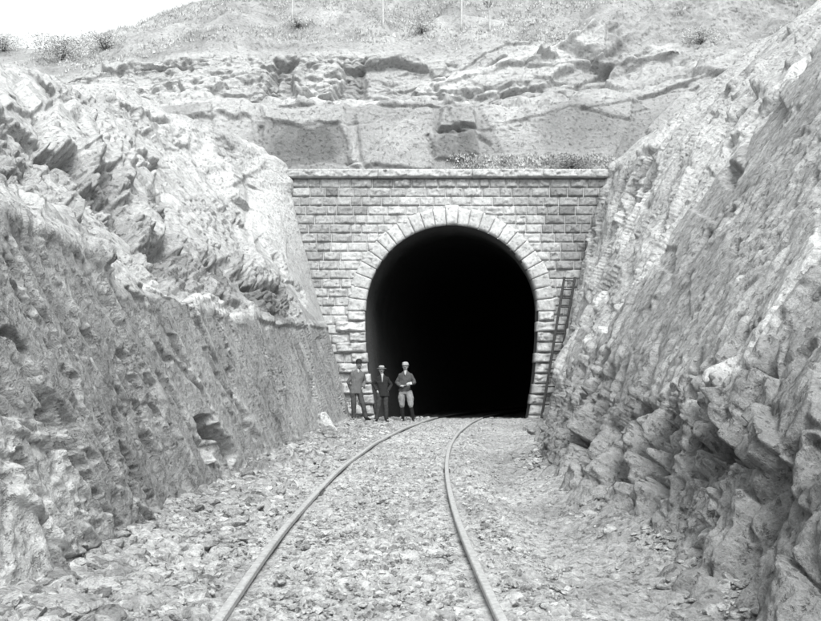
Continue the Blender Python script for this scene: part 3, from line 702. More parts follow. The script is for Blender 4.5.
# arch ring and jamb blocks
A_ = Stones(); nvous = 25
for q in range(nvous):
    a0, a1 = PI*q/nvous, PI*(q+1)/nvous; ro = RO+(.03 if q == 12 else rg.uniform(-.02, .03))
    pts = [(CX+RI*math.cos(a1), ZS+RI*math.sin(a1)), (CX+RI*math.cos(a0), ZS+RI*math.sin(a0)), (CX+ro*math.cos(a0), ZS+ro*math.sin(a0)), (CX+ro*math.cos(a1), ZS+ro*math.sin(a1))]
    if q == 12:
        Kk = Stones(); Kk.quad_stone([(pts[0][0], pts[0][1]), (pts[1][0], pts[1][1]), (pts[2][0]+.02, pts[2][1]+.05), (pts[3][0]-.02, pts[3][1]+.05)], YF-.07, .6, .05, .52, 3.3, gap=.01, rough=.4)
        Kk.make('keystone', M['stone'], portal); A_.make('arch_ring', M['stone'], portal); A_ = Stones(); continue
    A_.quad_stone(pts, YF-.05, .6, .035, .46+rg.gauss(0, .03), q*1.7, gap=.007, rough=.6)
A_.make('arch_ring', M['stone'], portal)
for side in (-1, 1):
    J = Stones(); nb = 11; zz = np.linspace(-.25, ZS, nb+1)
    for q in range(nb):
        i0, i1 = float(jamb(zz[q])), float(jamb(zz[q+1])); o_ = (RO-RI)+(.42 if q % 2 else .0)+rg.uniform(-.03, .03)
        x0, x1 = i0, i1
        i0 += rg.uniform(-.06, .015); i1 = i0+(x1-x0); x0, x1 = i0, i1
        c = [(CX+side*x0, zz[q]), (CX+side*(i0+o_), zz[q]), (CX+side*(i0+o_), zz[q+1]), (CX+side*x1, zz[q+1])]
        if side == -1: c = [c[1], c[0], c[3], c[2]]
        J.quad_stone(c, YF-.05, .6, .11, .43+rg.gauss(0, .04), q*2.3+side*9, gap=.014, nx=12, nz=9)
    J.make('jamb', M['stone'], portal)
# coping course
Cc = Stones(); x = -4.15
while x < 6.45:
    wv = rg.uniform(2.0, 3.2); wv = min(wv, 6.45-x) if 6.45-x > .6 else 6.45-x
    zt = ZTOP+.015*(x-1)
    Cc.quad_stone([(x, ZTOP+.004), (x+wv, ZTOP+.004), (x+wv, ZTOP+.27+rg.uniform(-.01, .01)), (x, ZTOP+.27)], YF-.14, .75, .06, .38+rg.gauss(0, .03), x, gap=.001, nx=80, nz=9, rough=1.3)
    # closed top
    x += wv
Cc.make('coping', M['stone'], portal)
V = [(-4.15, YF-.12, ZTOP+.262), (6.45, YF-.12, ZTOP+.262), (6.45, YF+1.2, ZTOP+.262), (-4.15, YF+1.2, ZTOP+.262)]
mesh_obj('coping_top', np.array(V)-np.array(portal.location), np.array([(0, 1, 2, 3)]), M['mortar'], portal, smooth=False)
# lining of the tunnel, curving away with the track
sec = [(float(jamb(q)), q) for q in np.linspace(-1.6, ZS, 14)[:-1]]+[(RI*math.cos(a), ZS+RI*math.sin(a)) for a in np.linspace(0, PI, 40)]+[(-float(jamb(q)), q) for q in np.linspace(ZS, -1.6, 14)[1:]]
sec = np.array(sec); yl = np.concatenate([np.linspace(YF+.06, YF+3, 24), np.linspace(YF+3.5, 66, 70)])
cx = CX+np.where(yl > YF+.7, track_x(yl)-track_x(YF+.7), 0)
Pl = np.zeros((len(yl), len(sec), 3)); Pl[..., 0] = cx[:, None]+sec[None, :, 0]*1.006; Pl[..., 1] = yl[:, None]; Pl[..., 2] = sec[None, :, 1]
Q = Pl.copy(); Pl[..., 0] += .03*fbm(Q*2.5, 601, 3)*sst(YF+.6, YF+1.2, Q[..., 1]); Pl[..., 2] += .03*fbm(Q*2.5, 611, 3)*sst(YF+.6, YF+1.2, Q[..., 1])
first = grid_faces(*Pl.shape[:2])
Vl = Pl.reshape(-1, 3); nn = len(Vl); endc = np.array([[cx[-1], 66, 2.5]]); Vl = np.concatenate([Vl, endc])
last = (len(yl)-1)*len(sec)+np.arange(len(sec)-1)
cap = np.stack([last, last+1, np.full(len(last), nn)], -1)
mouth_light = .09*(1-sst(YF+.1, YF+2.6, Vl[:, 1]))+.012  # daylight fading in from the mouth, painted into the lining tone
mesh_obj('tunnel_lining', Vl-np.array(portal.location), [first, cap], M['stone'], portal, tone=mouth_light)

# ------------------------------------------------------------------ railway track
track = empty('railway_track', (float(track_x(8.0)), 8.0, 0))
setp(track, 'single railway track of two pale rails curving right into the tunnel', 'railway track')
prof = [(-.026, .0), (-.026, -.03), (-.010, -.042), (-.010, -.12), (-.055, -.135), (-.055, -.15), (.055, -.15), (.055, -.135), (.010, -.12), (.010, -.042), (.026, -.03), (.026, .0), (.020, .006), (-.020, .006)]
yr = np.linspace(-4, 60, 260)
for sgn in (-1, 1):
    c = track_x(yr); sl = np.gradient(c, yr); nx_, ny_ = 1/np.sqrt(1+sl**2), -sl/np.sqrt(1+sl**2)
    V = np.zeros((len(yr), len(prof), 3))
    for j, (a, b) in enumerate(prof):
        off = sgn*.708+a
        V[:, j, 0] = c+nx_*off; V[:, j, 1] = yr+ny_*off; V[:, j, 2] = .004+b+.006*np.sin(yr*1.3+sgn)-.015*np.maximum(yr-27.2, 0)
    V -= np.array(track.location)
    i = np.arange(len(yr)-1)[:, None]*len(prof); j = np.arange(len(prof)); j2 = (j+1) % len(prof)
    Fq = np.stack([i+j, i+len(prof)+j, i+len(prof)+j2, i+j2], -1).reshape(-1, 4)
    o = mesh_obj('rail', V.reshape(-1, 3), Fq, M['steel'], track, smooth=False)
    o.data.materials.append(M['rail_side'])
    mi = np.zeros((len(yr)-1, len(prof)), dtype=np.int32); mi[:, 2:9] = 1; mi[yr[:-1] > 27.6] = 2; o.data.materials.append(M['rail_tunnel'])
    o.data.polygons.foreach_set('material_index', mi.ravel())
    # fishplates at the rail joints
    for yj in ((9.6, 18.4) if sgn == -1 else (11.9, 20.4)):
        off = sgn*.708
        for s2 in (-1, 1):
            bm = bmesh.new(); bmesh.ops.create_cube(bm, size=1)
            bmesh.ops.scale(bm, vec=(.016, .46, .06), verts=bm.verts)
            for b_ in (-.16, -.05, .05, .16):
                g = bmesh.ops.create_cube(bm, size=.022); bmesh.ops.translate(bm, vec=(s2*.016, b_, 0), verts=g['verts'])
            me = bpy.data.meshes.new('fishplate'); bm.to_mesh(me); bm.free(); me.materials.append(M['rail_side'])
            fp = bpy.data.objects.new('fishplate', me); COL.objects.link(fp); fp.parent = o
            fp.location = (float(track_x(yj))+off+s2*.021-track.location[0], yj-8, -.042)
            fp.rotation_euler = (0, 0, -math.atan(.00926*(yj-7.65)))

# ------------------------------------------------------------------ ladder and poles by the portal
def tube_mesh(pts, rad, n=8, taper=1.0, rough=0.0, seed=0):
    pts = np.array(pts, float); V = []; m = len(pts)
    for i, p in enumerate(pts):
        t = pts[min(i+1, m-1)]-pts[max(i-1, 0)]; t /= np.linalg.norm(t)+1e-9
        a = np.cross(t, [0, 0, 1] if abs(t[2]) < .9 else [0, 1, 0]); a /= np.linalg.norm(a); b = np.cross(t, a)
        rr = rad*(1+(taper-1)*i/(m-1))
        for k in range(n):
            q = 2*PI*k/n; V.append(p+rr*(math.cos(q)*a+math.sin(q)*b)*(1+rough*math.sin(seed+i*2.1+k*1.7)))
    Fq = [(i*n+k, i*n+(k+1) % n, (i+1)*n+(k+1) % n, (i+1)*n+k) for i in range(m-1) for k in range(n)]
    V = np.array(V); c0, c1 = len(V), len(V)+1
    V = np.concatenate([V, [pts[0]], [pts[-1]]])
    tri = [(k, c0, (k+1) % n) for k in range(n)]+[((m-1)*n+k, (m-1)*n+(k+1) % n, c1) for k in range(n)]
    return V, [np.array(Fq), np.array(tri)]
def bar_mesh(a, b, w, h):
    a, b = Vector(a), Vector(b); d = b-a; L = d.length; bm = bmesh.new(); bmesh.ops.create_cube(bm, size=1)
    bmesh.ops.scale(bm, vec=(w, h, L), verts=bm.verts); bmesh.ops.bevel(bm, geom=bm.edges[:], offset=min(w, h)*.15, segments=1, affect='EDGES')
    q = d.to_track_quat('Z', 'Y'); bmesh.ops.rotate(bm, matrix=q.to_matrix(), verts=bm.verts); bmesh.ops.translate(bm, vec=(a+b)/2, verts=bm.verts)
    me = bpy.data.meshes.new('bar'); bm.to_mesh(me); bm.free(); return me
def bar(name, a, b, w, h, mat, parent):
    me = bar_mesh(a, b, w, h); me.name = name; me.materials.append(mat); o = bpy.data.objects.new(name, me); COL.objects.link(o); o.parent = parent
    return o
bl, br = Vector(W(541.5, 414, 26.7)), Vector(W(550.5, 415, 26.7)); tl, tr = Vector(W(564.5, 277, 27.18)), Vector(W(575, 277, 27.18))
bl.z = br.z = .0
ladder = empty('ladder', tuple((bl+br)/2))
setp(ladder, 'dark wooden ladder leaning against the portal masonry at the foot of the rock', 'ladder')
o0 = ladder.location
bar('stile', bl-o0, tl-o0, .065, .07, M['wood'], ladder); bar('stile', br-o0, tr-o0, .065, .07, M['wood'], ladder)
for q in range(16):
    t = .035+q*.0625
    a = bl.lerp(tl, t)-o0; b = br.lerp(tr, t)-o0
    V, Fq = tube_mesh([a, (a+b)/2, b], .024, 6); mesh_obj('rung', V, Fq, M['wood'], ladder)
for lab, (x0, y0), (x1, y1), dd, mt, rr in (
    ('slender dark pole propped on the rock just right of the ladder', (552, 424), (573, 318), 26.3, 'wood', .035),
    ('grey timber pole leaning between the slender pole and the rock', (556, 424), (579, 300), 26.0, 'wood_pale', .05),
    ('shortest thick pole leaning on the rock, furthest from the ladder', (561, 424), (580, 345), 25.6, 'wood', .045)):
    a, b = np.array(W(x0, y0, dd-.25)), np.array(W(x1, y1, dd+.35)); a[2] = -.1
    V, Fq = tube_mesh([a+(b-a)*t+np.array([.02*math.sin(5*t), 0, 0]) for t in np.linspace(0, 1, 9)], rr, 8, .75, .05, x0)
    o = mesh_obj('pole', V-a, Fq, M[mt], loc=tuple(a)); setp(o, lab, 'pole', 'poles leaning beside the ladder')

# ------------------------------------------------------------------ vegetation
def hill_at(pxx, pyy):
    Uh = px(HILL); d = (Uh[..., 0]-pxx)**2+(Uh[..., 1]-pyy)**2
    d = np.where(d < 16, d*0+HILL[..., 1], 1e6+d); i = np.unravel_index(np.argmin(d), d.shape); return HILL[i]
r = np.random.default_rng(77)
flat = HILL.reshape(-1, 3); Uf = px(flat)
def tufts(sel, n, h, seed, name, mat, label):
    rr = np.random.default_rng(seed); idx = np.nonzero(sel)[0]; c = flat[rr.choice(idx, n)]
    nb = 7; V = []; 
    base = np.repeat(c, nb, 0)+rr.normal(0, .10, (n*nb, 3))*np.array([1, 1, .1])
    hh = h*rr.uniform(.4, 1.2, n*nb); a = rr.uniform(0, 2*PI, n*nb); w = .018+.02*rr.random(n*nb)
    lean = rr.normal(0, .35, (n*nb, 2))
    tip = base+np.stack([lean[:, 0]*hh, lean[:, 1]*hh, hh], -1)
    s = np.stack([np.cos(a)*w, np.sin(a)*w, 0*w], -1)
    V = np.stack([base-s, base+s, tip], 1).reshape(-1, 3); Fq = np.arange(len(V)).reshape(-1, 3)
    o = mesh_obj(name, V, Fq, mat, smooth=False); return setp(o, label, kind='stuff')
inx = (Uf[:, 0] > -40) & (Uf[:, 0] < 860)
gn = fbm(flat*.35, 901, 3)
tufts(inx & (flat[:, 1] > 34.5) & (flat[:, 1] < 50) & (gn > -.05), 7000, .12, 1, 'grass', M['straw'], 'dry grass and low scrub over the slope above the rock ledges')
tufts(inx & (Uf[:, 0] > 455) & (Uf[:, 0] < 612) & (flat[:, 1] > 28.1) & (flat[:, 1] < 29.8) & (flat[:, 2] < 8.7), 900, .09, 2, 'weeds', M['straw'], 'low weeds growing on the ledge just above the coping')
def leaf_cloud(c, rad, n, size, rr, squash=.8):
    p = rr.normal(size=(n, 3)); p /= np.linalg.norm(p, axis=1)[:, None]; p *= (rr.random((n, 1))**.5)
    lump = 1+.45*fbm(p*1.8+c[0], int(abs(c[0]*10)) % 99, 3)[:, None]
    p = p*lump*np.array([rad, rad, rad*squash])+np.array(c)
    a = rr.normal(size=(n, 3)); a /= np.linalg.norm(a, axis=1)[:, None]; b = np.cross(a, rr.normal(size=(n, 3))); b /= np.linalg.norm(b, axis=1)[:, None]
    s = size*rr.uniform(.5, 1.3, (n, 1))
    V = np.stack([p-a*s, p+b*s*.5, p+a*s, p-b*s*.5], 1).reshape(-1, 3)
    return V, np.arange(len(V)).reshape(-1, 4)
def shrub(label, xy, rad, n, mat='leaf', squash=.8, seed=0, size=.07, depth=None):
    p = hill_at(*xy) if depth is None else np.array(W(xy[0], xy[1], depth)); rr = np.random.default_rng(seed)
    t = empty('shrub', tuple(p)); setp(t, label, 'shrub')
    V, Fq = leaf_cloud((0, 0, rad*squash*.85), rad, n, size, rr, squash); mesh_obj('foliage', V, Fq, M[mat], t, smooth=False)
    for k in range(6):
        a = rr.uniform(0, 2*PI); e = np.array([math.cos(a)*rad*.6, math.sin(a)*rad*.6, rad*squash*1.2])
        V, Fq = tube_mesh([(0, 0, -.1), e*.5+np.array([0, 0, .1]), e], .03, 5, .3); 
        if k < 3: mesh_obj('stem', V, Fq, M['bark'], t)
shrub('dark bushy scrub on the coping ledge near its right end', (574, 168), .75, 4200, 'leaf', .42, 1, .03)
shrub('wide faint bush on the skyline at the upper left', (62, 56), 1.1, 3600, 'leaf_pale', .5, 3, .04)
shrub('low bush on the skyline at the far left edge', (6, 52), 1.0, 3000, 'leaf_pale', .55, 4, .04)
shrub('small bush on the skyline right of the wide faint bush', (104, 46), .9, 2400, 'leaf_pale', .45, 5, .04)
shrub('scrubby bush halfway up the grassy slope on the right', (700, 40), .7, 1800, 'leaf_pale', .45, 6, .035)
shrub('low scrub bush below the pale saplings', (420, 30), .6, 1400, 'leaf_pale', .35, 7, .035)
shrub('low scrub bush on the grassy slope left of the saplings', (300, 25), .7, 1500, 'leaf_pale', .35, 8, .035)
def sapling(label, xy, h, seed, mat='bark'):
    p = hill_at(*xy); rr = np.random.default_rng(seed); t = empty('sapling', tuple(p)); setp(t, label, 'tree', 'bare saplings on the slope above the tunnel')
    pts = [(.06*math.sin(q*4+seed)*q*h/3, 0, h*q-.2) for q in np.linspace(0, 1, 9)]
    V, Fq = tube_mesh(pts, .05, 7, .3); mesh_obj('trunk', V, Fq, M[mat], t)
    VV, FF, n0 = [], [], 0
    for k in range(9):
        q = rr.uniform(.45, .98); a = rr.uniform(0, 2*PI); L = h*.22*(1.2-q); b0 = np.array(pts[int(q*8)])
        e = b0+np.array([math.cos(a)*L, math.sin(a)*L, L*.9])
        V, Fq = tube_mesh([b0, (b0+e)/2+rr.normal(0, .04, 3), e], .022, 5, .3); mesh_obj('branch', V, Fq, M[mat], t)
        v2, f2 = leaf_cloud(e, .28, 40, .06, rr); VV.append(v2); FF.append(f2+n0); n0 += len(v2)
    mesh_obj('crown', np.concatenate(VV), np.concatenate(FF), M['leaf'], t, smooth=False)
M['bark_pale'] = plain('pale_bark', .42, .8, 20, .2)
sapling('tallest thin pale sapling above the keystone', (461, 26), 4.5, 1, 'bark_pale')
sapling('thin bare sapling above the left part of the arch', (386, 26), 4.0, 2, 'bark_pale')
sapling('short leaning sapling right of the tallest one', (492, 28), 3.0, 3, 'bark_pale')
sapling('thin pale sapling over the left end of the coping', (290, 14), 3.2, 6, 'bark_pale')

# ------------------------------------------------------------------ the three men
def union_obj(name, parts, mat, parent, voxel=.012, smooth_it=3, folds=0):
    """parts: list of (V, F) closed shapes, fused into one continuous surface"""
    bm = bmesh.new()
    for V, Fl in parts:
        vs = [bm.verts.new(tuple(v)) for v in V]
        for f in (Fl if isinstance(Fl, list) else [Fl]):
            for q in f:
                try: bm.faces.new([vs[i] for i in q])
                except ValueError: pass
    bmesh.ops.recalc_face_normals(bm, faces=bm.faces)
    me = bpy.data.meshes.new(name); bm.to_mesh(me); bm.free(); me.materials.append(mat)
    o = bpy.data.objects.new(name, me); COL.objects.link(o); o.parent = parent
    m = o.modifiers.new('r', 'REMESH'); m.mode = 'VOXEL'; m.voxel_size = voxel; m.use_smooth_shade = True
    m = o.modifiers.new('s', 'SMOOTH'); m.iterations = smooth_it; m.factor = .6
    dg = bpy.context.evaluated_depsgraph_get(); me2 = bpy.data.meshes.new_from_object(o.evaluated_get(dg))
    o.modifiers.clear(); o.data = me2; me2.name = name
    if folds:
        n = len(me2.vertices); co = np.zeros(n*3, np.float32); me2.vertices.foreach_get('co', co); co = co.reshape(-1, 3)
        no = np.zeros(n*3, np.float32); me2.vertices.foreach_get('normal', no); no = no.reshape(-1, 3)
        co = co+no*(folds*(.6*ridged(co*np.array([9, 9, 6])+3, 801, 2)+.5*fbm(co*14, 803, 2)))[:, None]
        me2.vertices.foreach_set('co', co.ravel()); me2.update()
    return o
def loft(rings, n=20):
    """rings: (cx, cy, cz, rx, ry) ellipses stacked"""
    V = []; 
    for (x, y, z, rx, ry) in rings:
        for k in range(n):
            q = 2*PI*k/n; V.append((x+rx*math.cos(q), y+ry*math.sin(q), z))
    m = len(rings); Fq = [(i*n+k, i*n+(k+1) % n, (i+1)*n+(k+1) % n, (i+1)*n+k) for i in range(m-1) for k in range(n)]
    c0, c1 = len(V), len(V)+1; V += [tuple(rings[0][:3]), tuple(rings[-1][:3])]
    tri = [(k, c0, (k+1) % n) for k in range(n)]+[((m-1)*n+k, (m-1)*n+(k+1) % n, c1) for k in range(n)]
    return V, [Fq, tri]
def limb(pts, rads, n=14):
    P_ = [np.array(p, float) for p in pts]; V = []; m = len(P_)
    fine, fr = [], []
    for i in range(m-1):
        for t in np.linspace(0, 1, 5, endpoint=False): fine.append(P_[i]*(1-t)+P_[i+1]*t); fr.append(rads[i]*(1-t)+rads[i+1]*t)
    fine.append(P_[-1]); fr.append(rads[-1]); m = len(fine)
    e0, e1 = fine[0]-fine[1], fine[-1]-fine[-2]
    fine = [fine[0]+e0/np.linalg.norm(e0)*fr[0]*.5]+fine+[fine[-1]+e1/np.linalg.norm(e1)*fr[-1]*.5]; fr = [fr[0]*.6]+fr+[fr[-1]*.6]; m += 2
    for i, p in enumerate(fine):
        t = fine[min(i+1, m-1)]-fine[max(i-1, 0)]; t = t/(np.linalg.norm(t)+1e-9)
        a = np.cross(t, [0, 1, 0] if abs(t[1]) < .9 else [1, 0, 0]); a /= np.linalg.norm(a); b = np.cross(t, a)
        for k in range(n): q = 2*PI*k/n; V.append(p+fr[i]*(math.cos(q)*a+math.sin(q)*b))
    Fq = [(i*n+k, i*n+(k+1) % n, (i+1)*n+(k+1) % n, (i+1)*n+k) for i in range(m-1) for k in range(n)]
    c0, c1 = len(V), len(V)+1; V += [fine[0], fine[-1]]
    tri = [(k, c0, (k+1) % n) for k in range(n)]+[((m-1)*n+k, (m-1)*n+(k+1) % n, c1) for k in range(n)]
    return V, [Fq, tri]
def ell(c, r_, rot=0, n=14):
    rings = []
    V = []; Fq = []
    for i in range(1, n):
        a = PI*i/n
        for k in range(n*2):
            q = PI*k/n; V.append(Vector((r_[0]*math.sin(a)*math.cos(q), r_[1]*math.sin(a)*math.sin(q), -r_[2]*math.cos(a))))
    m = n*2
    Fq = [(i*m+k, i*m+(k+1) % m, (i+1)*m+(k+1) % m, (i+1)*m+k) for i in range(n-2) for k in range(m)]
    c0, c1 = len(V), len(V)+1; V += [Vector((0, 0, -r_[2])), Vector((0, 0, r_[2]))]
    tri = [(k, c0, (k+1) % m) for k in range(m)]+[((n-2)*m+k, (n-2)*m+(k+1) % m, c1) for k in range(m)]
    R = Matrix.Rotation(rot, 3, 'X'); return [tuple(R@v+Vector(c)) for v in V], [Fq, tri]
def hand_parts(w, d, palm_n, curl=.5):
    """palm and five bent fingers at wrist w, pointing along d, palm facing palm_n"""
    w, d, pn = Vector(w), Vector(d).normalized(), Vector(palm_n).normalized(); sdir = d.cross(pn).normalized(); out = []
    out.append(limb([w, w+d*.04, w+d*.085], [.024, .034, .036]))
    for k, L in enumerate((.068, .078, .073, .058)):
        b = w+d*.085+sdir*(.027-.018*k); d1 = (d+pn*curl*.5).normalized(); d2 = (d+pn*curl*1.6).normalized()
        out.append(limb([b, b+d1*L*.5, b+d1*L*.5+d2*L*.5], [.0095, .009, .0075], 8))
    b = w+d*.03+sdir*.026; out.append(limb([b, b+(sdir*.8+d*.6).normalized()*.035, b+(sdir*.4+d).normalized()*.062], [.012, .010, .008], 8))
    return out
def man(label, loc, h, pose, mats, hat, face='beard', rz=0, jacket_len=.80, tunic=False):
    """h: body height without hat; x right, -y towards the camera"""
    root = empty('person', loc, rz); setp(root, label, 'person'); k = h/1.75
    J = {q: Vector(v)*k for q, v in pose.items()}
    hd = J['head']; nk = J['neck']; wl, wr_ = J['wr_l'], J['wr_r']
    parts = [ell(hd, (.075*k, .092*k, .105*k)), ell(hd+Vector((0, -.018, -.06))*k, (.055*k, .065*k, .062*k)), limb([nk-Vector((0, 0, .05*k)), hd+Vector((0, .01, -.05))*k], [.058*k, .052*k]),
             limb([hd+Vector((0, -.088, .012))*k, hd+Vector((0, -.108, -.022))*k], [.010*k, .016*k], 8),           # nose
             ell(hd+Vector((0, -.078, .025))*k, (.05*k, .02*k, .012*k)), ell(hd+Vector((0, -.082, -.058))*k, (.026*k, .014*k, .008*k)),
             ell(hd+Vector((.078, .008, -.008))*k, (.010*k, .02*k, .03*k)), ell(hd+Vector((-.078, .008, -.008))*k, (.010*k, .02*k, .03*k)),
             loft([(J['hip'].x, J['hip'].y, J['hip'].z-.05, .13*k, .09*k), (J['hip'].x, J['hip'].y, J['hip'].z+.08, .135*k, .09*k), (nk.x, nk.y+.01, nk.z-.12, .15*k, .09*k), (nk.x, nk.y, nk.z-.02, .07*k, .06*k)])]
    for s, w, dd, pn in (('l', wl, J['hd_l'], J['pn_l']), ('r', wr_, J['hd_r'], J['pn_r'])):
        parts.append(limb([J['sh_'+s], J['el_'+s], w], [.045*k, .038*k, .025*k])); parts += hand_parts(w, dd, pn)
        parts.append(limb([J['hp_'+s], J['kn_'+s], J['an_'+s]], [.075*k, .05*k, .036*k]))
        parts.append(limb([J['an_'+s]+Vector((0, .02, -.04))*k, J['toe_'+s]+Vector((0, 0, .01))*k], [.035*k, .03*k]))
    union_obj('body', parts, M['skin'], root, .007, 2)
    for s in (-1, 1):
        V, Fq = ell(hd+Vector((s*.029, -.083, .008))*k, (.011*k, .008*k, .007*k), 0, 6); mesh_obj('eye', np.array(V), [np.array(q) for q in Fq], M['eye'], root)
    # jacket
    hip = J['hip']; shw = .20*k; hem = jacket_len*k
    rings = [(hip.x, hip.y, hem, .196*k, .130*k), (hip.x, hip.y, hip.z, .178*k, .122*k), (hip.x*.6+nk.x*.4, hip.y, hip.z+.17*k, .160*k, .112*k), (nk.x, nk.y+.01, nk.z-.24*k, .185*k, .125*k), (nk.x, nk.y+.01, nk.z-.11*k, .188*k, .108*k), (nk.x, nk.y+.005, nk.z-.075*k, .165*k, .098*k), (nk.x, nk.y, nk.z-.045*k, .125*k, .085*k), (nk.x, nk.y, nk.z+.005*k, .065*k, .065*k)]
    parts = [loft(rings)]
    for s in 'lr':
        parts.append(limb([J['sh_'+s], J['el_'+s], J['wr_'+s]+(J['el_'+s]-J['wr_'+s]).normalized()*.015], [.050*k, .056*k, .042*k]))
    jo = union_obj('tunic' if tunic else 'jacket', parts, mats['jacket'], root, .011, 3, .011)
    # lapels / shirt front
    V, Fq = limb([nk+Vector((0, -.060, .0))*k, nk+Vector((0, -.100, -.07))*k, nk+Vector((0, -.122, mats.get('vee', -.17)))*k], [.045*k, .030*k, .008*k], 10)
    V = np.array([tuple(v) for v in V]); mesh_obj('shirt_front', V, [np.array(q) for q in Fq], M['white_cloth'], root)
    if mats.get('belt'):
        V, Fq = loft([(hip.x, hip.y, hip.z+.09*k, .172*k, .122*k), (hip.x, hip.y, hip.z+.135*k, .170*k, .120*k)], 28); mesh_obj('belt', np.array(V), [np.array(q) for q in Fq], M['leather'], root)
    # trousers
    parts = [loft([(hip.x, hip.y, hip.z-.12*k, .15*k, .105*k), (hip.x, hip.y, hip.z+.02*k, .165*k, .112*k), (hip.x, hip.y, hip.z+.1*k, .15*k, .10*k)])]
    for s in 'lr':
        kn, an, hp = J['kn_'+s], J['an_'+s], J['hp_'+s]
        if mats.get('breeches'):
            parts.append(limb([hp, hp.lerp(kn, .5)+Vector((.018 if s == 'r' else -.018, 0, 0))*k, kn, kn.lerp(an, .12)], [.098*k, .104*k, .072*k, .056*k]))
        else: parts.append(limb([hp, kn, an+Vector((0, 0, -.015))*k], [.095*k, .072*k, .062*k]))
    union_obj('breeches' if mats.get('breeches') else 'trousers', parts, mats['trousers'], root, .011, 3, .012)
    for s in 'lr':
        kn, an, toe = J['kn_'+s], J['an_'+s], J['toe_'+s]
        top = kn.lerp(an, .15) if mats.get('breeches') else an+Vector((0, 0, .06))*k
        ps = [limb([top, an.lerp(top, .45), an+Vector((0, 0, -.02))*k], [.058*k if mats.get('breeches') else .05*k, .056*k if mats.get('breeches') else .05*k, .046*k]),
              limb([an+Vector((0, .025, -.055))*k, an.lerp(toe, .5)+Vector((0, 0, -.02))*k, toe], [.042*k, .042*k, .034*k])]
        union_obj('boot', ps, M['leather'], root, .009, 2)
    # hair and beard
    hp_ = [ell(hd+Vector((0, .022, .02))*k, (.079*k, .085*k, .098*k))]
    union_obj('hair', hp_, M['hair'], root, .01, 1)
    if face == 'beard': union_obj('beard', [ell(hd+Vector((0, -.072, -.085))*k, (.048*k, .034*k, .045*k)), ell(hd+Vector((0, -.092, -.045))*k, (.036*k, .014*k, .012*k))], M['hair'], root, .007, 1, .003)
    else: union_obj('moustache', [ell(hd+Vector((0, -.094, -.043))*k, (.036*k, .013*k, .011*k))], M['hair'], root, .005, 1)
    # hat
    hz = hd.z+.052*k; tilt = hat.get('tilt', 0)
    if hat['kind'] == 'bowler': rg_ = [(.0, .150, .162), (.008, .153, .165), (.012, .095, .108), (.04, .094, .106), (.085, .082, .092), (.112, .055, .062), (.122, .02, .022)]
    elif hat['kind'] == 'slouch': rg_ = [(-.01, .155, .165), (-.002, .158, .168), (.004, .095, .105), (.04, .092, .104), (.075, .082, .094), (.09, .05, .055), (.088, .02, .02)]
    else: rg_ = [(-.018, .108, .145), (-.010, .110, .147), (.0, .092, .106), (.025, .096, .110), (.055, .088, .100), (.078, .055, .062), (.084, .018, .02)]
    V, Fq = loft([(hd.x+tilt*a*.5, hd.y+.004+.0*a, hz+a*k, b*k, c*k) for a, b, c in rg_], 28)
    ho = mesh_obj('hat', np.array(V), [np.array(q) for q in Fq], mats['hat'], root)
    if hat.get('band'):
        V, Fq = loft([(hd.x, hd.y+.004, hz+.008*k, .099*k, .112*k), (hd.x, hd.y+.004, hz+.028*k, .098*k, .111*k)], 28); mesh_obj('hat_band', np.array(V), [np.array(q) for q in Fq], M['leather'], root)
    return root, J
def pose(**o):
    p = dict(head=(0, 0, 1.645), neck=(0, .01, 1.49), hip=(0, 0, .93), sh_l=(-.150, .01, 1.385), sh_r=(.150, .01, 1.385), el_l=(-.25, .05, 1.14), el_r=(.25, .05, 1.14),
             wr_l=(-.20, -.05, .92), wr_r=(.20, -.05, .92), hd_l=(.1, -.2, -1), hd_r=(-.1, -.2, -1), pn_l=(1, 0, 0), pn_r=(-1, 0, 0),
             hp_l=(-.09, 0, .88), hp_r=(.09, 0, .88), kn_l=(-.11, -.02, .48), kn_r=(.11, -.02, .48), an_l=(-.13, .02, .09), an_r=(.13, .02, .09), toe_l=(-.15, -.16, .03), toe_r=(.15, -.16, .03))
    p.update(o); return p
def gz1(x, y): return float(ground_z(np.array([x]), np.array([y]))[0])+.01
x, y = (357-HX)/F*25.9, 25.9
man('bearded man in black bowler hat and grey jacket, standing against the jamb stones', (x, y, gz1(x, y)), 1.74,
    pose(head=(.055, -.015, 1.635), neck=(.03, .01, 1.48), hip=(-.03, 0, .93), hp_l=(-.12, 0, .88), hp_r=(.06, 0, .88), sh_l=(-.125, .02, 1.37), sh_r=(.175, .0, 1.385), el_l=(-.24, .09, 1.13), wr_l=(-.19, .13, .93), el_r=(.25, .11, 1.15), wr_r=(.17, -.04, .97), hd_r=(-.6, .25, -1), hd_l=(.4, .1, -1),
         kn_l=(-.10, -.03, .48), an_l=(-.10, .03, .09), toe_l=(-.12, -.15, .03), kn_r=(.15, -.09, .48), an_r=(.26, -.07, .09), toe_r=(.36, -.21, .03)),
    dict(jacket=M['cloth_grey'], trousers=M['cloth_trouser'], hat=M['hat_black'], vee=-.07), dict(kind='bowler'), 'beard', rz=.25, jacket_len=.78)
x, y = (382.5-HX)/F*25.9, 25.9
